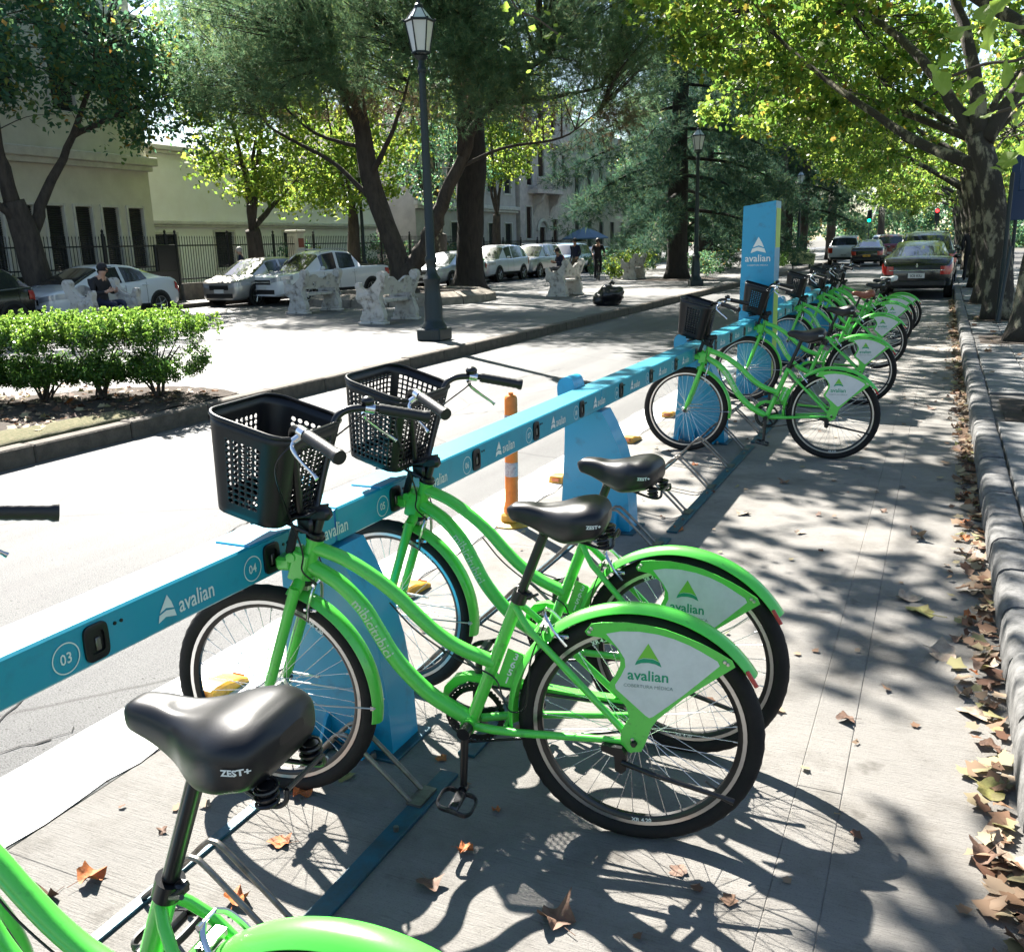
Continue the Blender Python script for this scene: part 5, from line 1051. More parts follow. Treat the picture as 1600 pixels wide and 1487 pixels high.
# ------------------------------------------------------------------ street lamps
def make_lamp():
    t = thing('street_lamp', 'lamp', 'street lamp', (0, 0, .15)); H = 4.38
    b = MB(); b.box((0, 0, .10), (.44, .44, .20), bev=.02)
    b.lathe([(.215, .20), (.205, .24), (.165, .30), (.15, .36), (.155, .62), (.135, .74), (.125, .9), (.14, .96), (.15, 1.0), (.125, 1.04), (.085, 1.1), (.082, 1.25), (.10, 1.28), (.10, 1.33), (.078, 1.37), (.072, 2.4), (.062, 3.4), (.054, H-.25), (.075, H-.22), (.075, H-.18), (.055, H-.15), (.05, H-.06), (.10, H-.02), (.12, H), (.05, H+.01)], 16); b.build('post', LAMPM, t, True, 35)
    b = MB()
    def ring(r, z): return [(r*math.cos(2*math.pi*(k+.5)/6), r*math.sin(2*math.pi*(k+.5)/6), z) for k in range(6)]
    lo, hi = ring(.135, H+.05), ring(.225, H+.50); b2 = MB(); b2.add(ring(.128, H+.055)+ring(.216, H+.495), [(k, (k+1) % 6, 6+(k+1) % 6, 6+k) for k in range(6)]); b2.build('lantern_glass', LAMPG, t, False)
    for k in range(6): b.tube([lo[k], hi[k]], .011, 6); b.tube([hi[k], hi[(k+1) % 6]], .020, 6); b.tube([lo[k], lo[(k+1) % 6]], .018, 6); b.tube([hi[k], (hi[k][0]*.25, hi[k][1]*.25, H+.70)], .009, 5); b.ball((hi[k][0]*1.08, hi[k][1]*1.08, hi[k][2]+.01), .022, 6, 5)
    b.lathe([(.14, H+.03), (.14, H+.055)], 6, seg=(0, 2*math.pi)); b.lathe([(.075, H+.68), (.07, H+.73), (.03, H+.76), (.03, H+.80), (.045, H+.83), (.02, H+.88), (.0, H+1.02)], 10); b.build('lantern_frame', LAMPM, t, True, 35)
    b = MB(); b.add(ring(.22, H+.50)+ring(.06, H+.70), [(k, (k+1) % 6, 6+(k+1) % 6, 6+k) for k in range(6)]); b.build('lantern_roof', mat('roof_glass', (.50, .56, .62), .25), t, False)
    b = MB(); b.lathe([(0, H+.04), (.03, H+.05), (.03, H+.20), (.06, H+.26), (.06, H+.38), (.02, H+.44), (0, H+.45)], 12); b.build('bulb', mat('bulb_glass', (.8, .8, .78), .3), t); return t
LP = [(-7.62, 13.4, 'tall black cast iron lamp post on the median kerb, the nearest one'), (-7.72, 31.9, 'black lamp post on the median, before the tall conifer'), (-7.55, 55.2, 'small black lamp post beside the palm trunks'), (-22.38, 33.65, 'black lamp post on the far pavement, left of the leaning pine'), (-17.0, 81.5, 'tiny distant lamp post in the dark between conifer and totem')]
lp = make_lamp()
for i, (x, y, lab) in enumerate(LP):
    o = lp if i == 0 else copy_tree(lp); o.location = (x, y, .15); o['label'] = lab; o['group'] = 'black lamp posts with six-sided lanterns'; o.rotation_euler.z = i*.5
# ------------------------------------------------------------------ carved stone benches
def make_bench():
    """two carved griffin ends (front toward +x), a seat slab and a pierced back; axis along y"""
    t = thing('stone_bench', 'bench', 'bench', (0, 0, .15))
    def end(y):
        b = MB(); b.box((0, y, .03), (.66, .22, .06), bev=.015); m = lambda u, v, q: (u, y+q, v)
        out = soft([(-.27, 0, .06), (-.30, 0, .2), (-.25, 0, .36), (-.20, 0, .5), (-.25, 0, .68), (-.33, 0, .84), (-.38, 0, .98), (-.33, 0, 1.06), (-.24, 0, 1.07), (-.17, 0, 1.0), (-.18, 0, .92), (-.10, 0, .83), (.02, 0, .74), (.16, 0, .70), (.24, 0, .76), (.26, 0, .84), (.33, 0, .85), (.36, 0, .77), (.33, 0, .66), (.36, 0, .55), (.31, 0, .45), (.22, 0, .40), (.20, 0, .28), (.28, 0, .14), (.27, 0, .06)], 2)
        b.prism([(p.x, p.z) for p in out], m, -.07, .07)
        for c, r_ in (((-.17, 0, .22), (.13, .105, .15)), ((-.28, 0, 1.0), (.085, .09, .075)), ((-.335, 0, .975), (.04, .05, .035)), ((.30, 0, .78), (.065, .09, .075)), ((.05, 0, .58), (.22, .10, .12)), ((.24, 0, .57), (.10, .105, .12)), ((.20, 0, .2), (.055, .09, .14)), ((.24, 0, .09), (.08, .09, .035)), ((-.23, 0, .08), (.09, .1, .035)), ((-.02, 0, .40), (.16, .095, .12)), ((-.26, 0, .80), (.06, .09, .15))): b.ball((c[0], y+c[1], c[2]), r_, 10, 7)
        for k in range(5): b.tube([(.02-.05*k, y-.085, .66-.02*k), (-.06-.05*k, y-.10, .52-.03*k)], .018, 5); b.tube([(.02-.05*k, y+.085, .66-.02*k), (-.06-.05*k, y+.10, .52-.03*k)], .018, 5)
        b.build('carved_end', STONEB, t, True, 50)
    end(-.64); end(.64)
    b = MB(); b.box((.06, 0, .46), (.46, 1.24, .075), bev=.02); b.build('seat', STONEB, t, True, 40)
    b = MB(); n = 30; P = []; zt = lambda y: .90+.055*math.cos(y*2*math.pi/.62+math.pi)*(1 if abs(y) < .56 else .4); hx = lambda z: -.19-.20*max(0, z-.6)
    ysn = np.linspace(-.60, .60, n+1)
    for i in range(n):
        y0, y1 = ysn[i], ysn[i+1]; yc = (y0+y1)/2
        for z0, z1 in ((.60, .68), (.68, .76), (.76, None)):
            if z1 == .76 and .19 < abs(yc) < .31: continue
            q = lambda y, z: (hx(z), y, z); a, c = (z1 or zt(y0)), (z1 or zt(y1))
            V = [(hx(z)+d, y, z) for d in (-.035, .035) for y, z in ((y0, z0), (y1, z0), (y1, c), (y0, a))]; b.add(V, [(0, 1, 2, 3)[::-1], (4, 5, 6, 7), (0, 1, 5, 4), (3, 2, 6, 7), (0, 3, 7, 4), (1, 2, 6, 5)])
    b.build('pierced_back', STONEB, t, True, 40); return t
bench = make_bench()
for i, (x, y, rz, lab) in enumerate(((-10.55, 16.7, math.pi, 'carved white stone bench nearest the first lamp post'), (-10.3, 26.2, math.pi, 'carved stone bench right of the lamp post, alone in the bright paving'), (-14.4, 19.3, math.pi*.98, 'carved stone bench at the left end of the stone ring, before the white pickup'), (-15.9, 14.1, .1, 'carved stone bench behind the hedge with a man in black sitting on it'), (-11.9, 38.2, math.pi, 'farthest carved stone bench, beside the cyclist under the conifer'))):
    o = bench if i == 0 else copy_tree(bench); o.location = (x, y, .15); o.rotation_euler.z = rz; o['label'] = lab; o['group'] = 'carved stone benches on the median'
# ring of sloping kerb blocks round the pine
t = thing('stone_ring', 'low sloping stone ring around the foot of the big pine', 'tree ring', (-14.4, 23.6, .15)); RR = 2.75
for k in range(16):
    a0, a1 = 2*math.pi*k/16+.006, 2*math.pi*(k+1)/16-.006; b = MB(); P = []
    for a in (a0, (a0+a1)/2, a1): P.append([(r_*math.cos(a), r_*math.sin(a), z) for r_, z in ((RR, 0), (RR-.03, .2), (RR-.42, .33), (RR-.52, .30), (RR-.52, .05))])
    b.grid(P); b.add(P[0], [(0, 1, 2, 3, 4)]); b.add(P[-1], [(4, 3, 2, 1, 0)]); b.build('ring_block', mat('ring_stone', (.27, .235, .19), .9, c2=(.15, .13, .105), vs_=4, bump=.5, bs=20), t, True, 35)
b = MB(); b.grid([[Vector(((RR-.5)*q*math.cos(a), (RR-.5)*q*math.sin(a), .24+.08*(1-q)+.02*random.random())) for q in (0, .3, .6, 1)] for a in np.linspace(0, 2*math.pi, 20)]); b.build('ring_soil', SOIL, t, True, 180)
# stone rim at the conifer's foot, clipped low hedge beyond, dark hedge line
t = thing('conifer_bed', 'dark soil bed at the foot of the tall conifer', 'flower bed', (-9.8, 37.6, .15)); b = MB(); b.lathe([(0, .06), (1.4, .03), (1.6, .0)], 20); b.build('bed_soil', SOIL, t)
for i, (x, y0, y1, hh, lab) in enumerate(((-8.3, 47, 62, .9, 'low clipped hedge behind the totem sign along the median kerb'), (-9.8, 40.5, 47, 1.0, 'dark clipped hedge right of the tall conifer'), (-15.2, 41.5, 53, 1.15, 'dark clipped hedge left of the tall conifer, past the cyclist'))):
    t = thing('clipped_hedge', lab, 'hedge', (x, (y0+y1)/2, .15), 0, 'low hedges further along the median'); n = int((y1-y0)*22); p = np.stack([RNG.uniform(-.5, .5, n), RNG.uniform((y0-y1)/2, (y1-y0)/2, n), RNG.uniform(.1, hh, n), np.full(n, .16)], 1); V, F = leaves(p, 30, .09); link('foliage', fast_mesh('foliage', V, F, LEAF_DARK if i else LEAF_HEDGE), t, 'stuff')
t = thing('leafy_shrub', 'small light green feathery shrub beside the cyclist', 'shrub', (-12.9, 39.5, .15)); cl = clumps([(0, 0, .55, .7, .8, .5, 26), (.5, 1.2, .9, .6, .7, .6, 20)], .3); V, F = leaves(cl, 40, .12, hang=.8); link('foliage', fast_mesh('foliage', V, F, LEAF_LIME), t, 'stuff')
# ------------------------------------------------------------------ cars
def car_paint(n, c, metal=.0, rough=.25): return mat('paint_'+n, c, rough, metal, coat=1., spec=.5)
PLASTD = mat('bumper_plastic', (.015, .015, .016), .55); HEADL = mat('headlight', (.55, .58, .62), .12, .4, coat=1.); PLATE = mat('number_plate', (.62, .62, .60), .5); PLATEK = mat('plate_black', (.02, .02, .02), .5); PLATEY = mat('plate_amber', (.6, .32, .04), .5)
KINDS = {
 # x from the rear bumper: (x, zlow, belt z, roof z or 0, half width factor, roof width factor); cabin indices
 'sedan': dict(L=4.45, W=1.76, st=[(0, .42, .80, 0, .80, 0), (.05, .30, .90, 0, .90, 0), (.16, .27, .985, 0, .955, 0), (.34, .25, 1.05, 0, .985, 0), (.58, .24, 1.06, 0, 1, 0), (.60, .24, 1.06, 1.07, 1, .80), (1.22, .22, 1.03, 1.33, 1, .66), (1.55, .22, .98, 1.42, 1, .67), (2.0, .22, .96, 1.465, 1, .68), (2.10, .22, .955, 1.467, 1, .68), (2.55, .22, .945, 1.44, 1, .675), (2.72, .22, .95, 1.385, 1, .665), (3.60, .22, .955, .965, 1, .86), (3.62, .22, .955, 0, 1, 0), (3.9, .22, .86, 0, .97, 0), (4.2, .20, .82, 0, .93, 0), (4.36, .20, .77, 0, .84, 0), (4.45, .22, .71, 0, .68, 0)], rear=5, front=12, pill=((8, 9),), wheels=(.86, 3.52), wr=.33),
 'hatch': dict(L=4.05, W=1.74, st=[(0, .42, .84, 0, .82, 0), (.05, .30, .94, 0, .92, 0), (.12, .27, .99, 0, .965, 0), (.14, .26, 1.0, 1.02, .97, .82), (.42, .24, 1.0, 1.36, 1, .68), (.62, .22, .99, 1.46, 1, .68), (1.2, .22, .965, 1.505, 1, .69), (1.75, .22, .95, 1.51, 1, .69), (1.86, .22, .95, 1.505, 1, .69), (2.3, .22, .94, 1.46, 1, .68), (2.45, .22, .95, 1.41, 1, .67), (3.28, .22, .955, .965, 1, .86), (3.30, .22, .955, 0, 1, 0), (3.5, .22, .88, 0, .97, 0), (3.82, .20, .84, 0, .93, 0), (3.97, .20, .79, 0, .84, 0), (4.05, .22, .73, 0, .68, 0)], rear=3, front=11, pill=((7, 8),), wheels=(.72, 3.26), wr=.325),
 'suv': dict(L=4.65, W=1.86, st=[(0, .5, .95, 0, .86, 0), (.05, .38, 1.05, 0, .94, 0), (.12, .34, 1.12, 0, .97, 0), (.14, .33, 1.13, 1.15, .975, .84), (.36, .31, 1.12, 1.60, 1, .72), (.6, .30, 1.11, 1.70, 1, .72), (1.4, .30, 1.09, 1.745, 1, .73), (2.0, .30, 1.07, 1.745, 1, .73), (2.11, .30, 1.07, 1.74, 1, .73), (2.6, .30, 1.06, 1.69, 1, .72), (2.75, .30, 1.06, 1.63, 1, .71), (3.55, .30, 1.065, 1.075, 1, .87), (3.57, .30, 1.065, 0, 1, 0), (4.0, .30, 1.01, 0, .98, 0), (4.4, .28, .98, 0, .94, 0), (4.57, .28, .94, 0, .86, 0), (4.65, .30, .89, 0, .74, 0)], rear=3, front=11, pill=((7, 8),), wheels=(.86, 3.70), wr=.365),
 'pickup': dict(L=4.92, W=1.85, st=[(0, .55, .98, 0, .90, 0), (.04, .42, 1.10, 0, .96, 0), (.3, .36, 1.13, 0, .99, 0), (1.28, .32, 1.13, 0, 1, 0), (1.32, .32, 1.12, 1.14, 1, .84), (1.62, .31, 1.10, 1.60, 1, .72), (1.78, .31, 1.09, 1.665, 1, .72), (2.35, .30, 1.06, 1.70, 1, .73), (2.46, .30, 1.06, 1.70, 1, .73), (2.95, .30, 1.04, 1.64, 1, .71), (3.1, .30, 1.04, 1.57, 1, .70), (3.86, .30, 1.035, 1.045, 1, .87), (3.88, .30, 1.035, 0, 1, 0), (4.3, .30, .97, 0, .98, 0), (4.68, .28, .95, 0, .94, 0), (4.84, .28, .91, 0, .86, 0), (4.92, .30, .86, 0, .74, 0)], rear=4, front=11, pill=((7, 8),), wheels=(.92, 3.90), wr=.36)}
def make_car(name, label, cat, kind, paint, loc, rz, plate=None, badge=False, roofrails=False, roofcol=None, group=None):
    K = KINDS[kind]; t = thing(name, label, cat, loc, rz, group); L_, W2 = K['L'], K['W']/2; st = K['st']; cx = L_/2; rows = []
    for i, (x, zl, zb, zr, wf, rf) in enumerate(st):
        w_ = W2*wf; cab = zr > 0
        p = [(0, zl), (.82*w_, zl), (.965*w_, zl+.09), (w_, zl+.42*(zb-zl)), (w_*.995, zl+.66*(zb-zl)), (w_*.975, zb-.045), (w_*.945, zb)]
        edge = i in (K['rear'], K['front'])
        if cab and not edge: r_ = W2*rf; p += [(w_*.915, zb+.012), (r_*1.01, zr-.075), (r_*.93, zr-.02), (r_*.55, zr+.008), (0, zr+.018)]
        elif cab: r_ = W2*rf; p += [(w_*.915, zb+.01), (r_, zr+.004), (r_*.92, zr+.010), (r_*.5, zr+.02), (0, zr+.026)]
        else: p += [(w_*.90, zb+.012), (w_*.78, zb+.022), (w_*.68, zb+.026), (w_*.4, zb+.034), (0, zb+.04)]
        rows.append([(x-cx, y, z) for y, z in p])
    np_ = len(rows[0]); body, glass, scr, rgl = MB(), MB(), MB(), MB()
    def quad(m, i, j, s_): m.add([(a[0], a[1]*s_, a[2]) for a in (rows[i][j], rows[i][j+1], rows[i+1][j+1], rows[i+1][j])], [(0, 1, 2, 3) if s_ > 0 else (3, 2, 1, 0)])
    ra, fb = K['rear'], K['front']; pill = [a for a, _ in K['pill']]
    for i in range(len(rows)-1):
        for j in range(np_-1):
            tgt = body
            if ra <= i < fb:
                if j == 7 and ra+1 <= i < fb-1 and i not in pill and (i != ra+1 or kind in ('sedan', 'hatch', 'pickup', 'suv')): tgt = glass
                if i in (ra, fb-1) and j >= 8: tgt = scr if i > ra else rgl
            for s_ in (1, -1): quad(tgt, i, j, s_)
    for e in (0, -1): r_ = rows[e]; body.add(r_+[(x, -y, z) for x, y, z in r_[1:-1]], [tuple(range(np_))+tuple(range(np_+np_-3, np_-1, -1))])
    def weld(m, nm, mt, par, sm=True):
        me = m.mesh(nm, mt, False, fix=False); bm = bmesh.new(); bm.from_mesh(me); bmesh.ops.remove_doubles(bm, verts=bm.verts, dist=1e-4); bmesh.ops.recalc_face_normals(bm, faces=bm.faces); bm.to_mesh(me); bm.free(); me.shade_smooth(); me.set_sharp_from_angle(angle=R(42)); return link(nm, me, par)
    bd = weld(body, 'body', paint, t); weld(glass, 'side_window', GLASSD, t); weld(scr, 'windscreen', GLASSD, t); weld(rgl, 'rear_window', GLASSD, t)
    wr = K['wr']
    for x in K['wheels']:
        for s_ in (1, -1):
            b = MB(); b.lathe([(.0, 0), (wr+.055, 0), (wr+.055, .012*s_), (0, .012*s_)], 22, (x-cx, s_*(W2-.006), wr+.01), (0, 1, 0)); b.build('wheel_arch', PLASTD, t, False)
            b = MB(); c = (x-cx, s_*(W2-.10), wr); b.lathe([(.0, -.1), (wr-.02, -.1), (wr, -.08), (wr, .08), (wr-.02, .115), (wr*.68, .115), (wr*.66, .07)], 28, c, (0, s_, 0)); wh = b.build('wheel', RUBBER, t, True, 35)
            b = MB(); b.lathe([(wr*.67, .112), (wr*.6, .10), (wr*.6, .06), (0, .06)], 24, c, (0, s_, 0))
            for k in range(5): a = 2*math.pi*k/5; b.tube([Vector(c)+Vector((.03*math.cos(a), s_*.10, .03*math.sin(a))), Vector(c)+Vector((wr*.62*math.cos(a), s_*.095, wr*.62*math.sin(a)))], [.035, .028], 6, flat=.6)
            b.lathe([(0, .115), (.05, .11), (.06, .09)], 12, c, (0, s_, 0)); b.build('rim', ALU if paint is not CARK else mat('dark_alloy', (.09, .09, .095), .35, .8), wh, True, 35)
    fx, zf = rows[-3][0], K['st'][-3]
    def surf_y(x, f=.8): 
        xs = [r_[0][0] for r_ in rows]; return float(np.interp(x, xs, [W2*s_[4] for s_ in st]))
    zbl = lambda x: float(np.interp(x, [r_[0][0] for r_ in rows], [s_[2] for s_ in st]))
    ends = [(r_[0][0], W2*s_[4]) for r_, s_ in zip(rows, st)]
    def patch(nm, mt, y0, y1, z0, z1, off, dz=0.):        # a panel that follows the nose in plan
        xs, ws = [e[0] for e in ends[-5:]][::-1], [e[1] for e in ends[-5:]][::-1]; b = MB(); P = []
        for y in np.linspace(y0, y1, 9): u = abs(y-y0)/max(1e-6, abs(y1-y0)); x_ = float(np.interp(abs(y), ws, xs)); P.append([(x_+off, y*1.012, z0+abs(dz)*u), (x_+off, y*1.012, z1+abs(dz)*u)])
        b.grid(P); return b.build(nm, mt, t, True, 60)
    zt = st[-1][2]; patch('front_grille', PLASTD, -.44*W2, .44*W2, zt-.20, zt-.05, .009); patch('grille_bar', CHROME, -.44*W2, .44*W2, zt-.135, zt-.115, .013); patch('lower_intake', PLASTD, -.62*W2, .62*W2, st[-1][1]+.06, st[-1][1]+.20, .009)
    for s_ in (1, -1):       # lights sit in the body corners
        zt = st[-1][2]; patch('headlight', HEADL, .46*W2*s_, .97*W2*s_, zt-.15, zt-.02, .010, .09*s_)
        for x_ in (K['st'][K['pill'][0][0]][0]-cx+.05, K['st'][fb-1][0]-cx-.02, K['st'][ra+1][0]-cx+.10):       # door shut lines
            b = MB(); b.grid([[(x_+q, s_*(W2*f_+.002), zl_) for f_, zl_ in ((.985, .34), (1.0, .50), (.998, .70), (.985, zbl(x_)-.05))] for q in (-.006, .006)]); b.build('shut_line', PLASTD, t, False)
        b = MB(); b.grid([[(x_, s_*(W2*f_+.004), zl_) for f_, zl_ in ((.90, st[8][1]+.02), (.972, st[8][1]+.08), (.99, st[8][1]+.16))] for x_ in np.linspace(K['wheels'][0]-cx+wr+.06, K['wheels'][1]-cx-wr-.06, 4)]); b.build('sill', PLASTD, t, True)
        b = MB(); P = []
        h0, h1 = (.30, .02) if kind != 'suv' else (.36, -.02)
        for x in np.linspace(-cx-.008, -cx+.26, 6): P.append([(x-.006, s_*(surf_y(x)*f_+.008), zbl(max(x, -cx+.06))-dz) for f_, dz in ((1.0, h0-.02), (1.005, .16), (.975, .05+h1))])
        P.insert(0, [(-cx-.012, s_*surf_y(-cx)*.80, z[2]+.0) for z in P[0]]); b.grid(P); b.build('taillight', REDL, t, True, 60)
        b = MB(); xm = K['st'][fb-1][0]-cx+.12; zm = zbl(xm)+.08; b.ball((xm, s_*(W2+.09), zm), (.07, .10, .065), 10, 7); b.tube([(xm, s_*(W2-.06), zm-.05), (xm, s_*(W2+.04), zm-.02)], .02, 6); b.build('mirror', paint if roofcol is None else paint, t)
        for xh in (K['st'][K['pill'][0][0]][0]-cx-.62, K['st'][K['pill'][0][0]][0]-cx+.18):
            b = MB(); b.box((xh, s_*(surf_y(xh)+.012), zbl(xh)-.12), (.2, .03, .035), bev=.01); b.build('door_handle', paint, t)
    b = MB(); b.box((-cx+.02, 0, .40), (.12, W2*1.62, .15), bev=.03); b.build('rear_bumper_lip', PLASTD, t, True, 30)
    if plate:
        txt, m2 = plate; b = MB(); b.box((-cx-.022, 0, .60), (.012, .40, .13), bev=.003); p = b.build('rear_plate', PLATE if not m2 else PLATEY, t, True, 30)
        b = MB(); b.text(txt, .10, lambda u, v: (-cx-.0295, -u*.9, .563+v), .02); b.build('plate_text', PLATEK, p, False)
    b = MB(); b.box((cx+.012, 0, st[-1][1]+.27), (.012, .40, .12), bev=.003); b.build('front_plate', PLATE, t, True, 30)
    if badge:
        b = MB(); f = lambda u, v: (-cx-.022, -u, .86+v); b.add([f(*p) for p in ((0, .055), (.030, 0), (0, -.055), (-.030, 0), (0, .03), (.014, 0), (0, -.03), (-.014, 0))], [(0, 1, 5, 4), (1, 2, 6, 5), (2, 3, 7, 6), (3, 0, 4, 7)]); b.build('badge', CHROME, t, False)
        b = MB(); b.box((-cx-.02, 0, .735), (.02, 1.34, .022), bev=.006); b.build('chrome_strip', CHROME, t)
    if roofrails:
        for s_ in (1, -1): b = MB(); y = s_*W2*.66; x0, x1 = st[ra+2][0]-cx, st[fb-2][0]-cx; zr = max(s_2[3] for s_2 in st)+.03; b.tube(soft([(x0, y, zr-.08), (x0+.15, y, zr), (x1-.15, y, zr), (x1, y, zr-.09)], 3), .018, 6); b.build('roof_rail', ALU, t)
    if kind == 'pickup':
        b = MB(); b.box((-cx+.68, 0, 1.172), (1.12, W2*1.62, .03)); b.build('bed_cover', PLASTD, t, False)
    return t
CARK = car_paint('black', (.003, .004, .004)); CARW = car_paint('white', (.72, .73, .74)); CARS = car_paint('silver', (.42, .44, .47), .5, .3); CARC = car_paint('champagne', (.40, .38, .35), .5, .3); CARN = car_paint('navy', (.012, .02, .07)); CARB = car_paint('pale_blue', (.28, .42, .56), .4, .3); CARR = car_paint('red', (.17, .008, .014)); CARG = car_paint('dark_green', (.012, .022, .017))
GL, GR = 'cars parked along the far kerb', 'cars on the avenue ahead'
D = -math.pi/2; FXC = -20.75
make_car('parked_car', 'black car cut by the left frame edge behind the hedge', 'car', 'hatch', CARK, (-20.9, 13.8, 0), D, group=GL)
make_car('parked_car', 'white sedan parked behind the man on the stone bench', 'car', 'sedan', CARW, (-21.1, 18.55, 0), D, group=GL)
make_car('parked_car', 'silver car with a bright windscreen parked left of the white pickup', 'car', 'hatch', CARC, (-21.1, 25.3, 0), D, group=GL)
make_car('pickup_truck', 'white double cab pickup with roof bars parked beside the silver car', 'pickup', 'pickup', CARW, (-19.35, 26.35, 0), D-.22, roofrails=True, group=GL)
make_car('parked_car', 'silver hatchback half hidden by the near lamp post and the massive trunk', 'car', 'hatch', CARS, (-20.4, 37.6, 0), D-.05, group=GL)
make_car('parked_car', 'white crossover right of the massive dark trunk and green bin', 'car', 'suv', CARW, (-20.4, 42.3, 0), D, group=GL)
make_car('parked_car', 'dark navy car showing only its roof behind the white crossover', 'car', 'sedan', CARN, (-22.9, 46.2, .05), D, group=GL)
make_car('parked_car', 'silver sport utility car with a roof rack, left of the seated woman', 'car', 'suv', CARS, (-20.4, 47.3, 0), D, roofrails=True, group=GL)
make_car('parked_car', 'pale blue sport utility car behind the seated woman', 'car', 'suv', CARB, (-20.5, 52.4, 0), D, roofrails=True, group=GL)
make_car('parked_car', 'pale blue hatchback between the walker and the cyclist', 'car', 'hatch', CARB, (-20.5, 57.4, 0), D, group=GL)
make_car('parked_car', 'turquoise car glimpsed under the conifer boughs', 'car', 'hatch', car_paint('turquoise', (.10, .38, .42)), (-20.4, 66.5, 0), D, group=GL)
U = math.pi/2
make_car('parked_car', 'black sedan parked facing away at the end of the bike row', 'car', 'sedan', CARK, (-.62, 28.9, 0), U, ('IOI KIU', 0), True, group=GR)
make_car('parked_car', 'dark green car parked just ahead of the black sedan', 'car', 'suv', CARG, (-.55, 35.0, 0), U, ('KDP 402', 0), group=GR)
make_car('moving_car', 'white hatchback driving away in the left lane', 'car', 'suv', CARW, (-5.55, 62.5, 0), U, ('AB 123', 0), group=GR)
make_car('moving_car', 'black sedan with an amber number plate driving beside the white hatchback', 'car', 'sedan', CARK, (-3.95, 58.5, 0), U, ('IIO', 1), group=GR)
make_car('moving_car', 'dark red sport utility car ahead of the black sedan', 'car', 'suv', CARR, (-3.15, 66, 0), U, ('NOP', 0), group=GR)
make_car('moving_car', 'white car whose roof shows between the white hatchback and the red car', 'car', 'suv', CARW, (-4.7, 84, 0), U, ('XY', 0), group=GR)
make_car('parked_car', 'dark car farthest along the right kerb under the plane trees', 'car', 'suv', CARG, (-.6, 42, 0), U, group=GR)

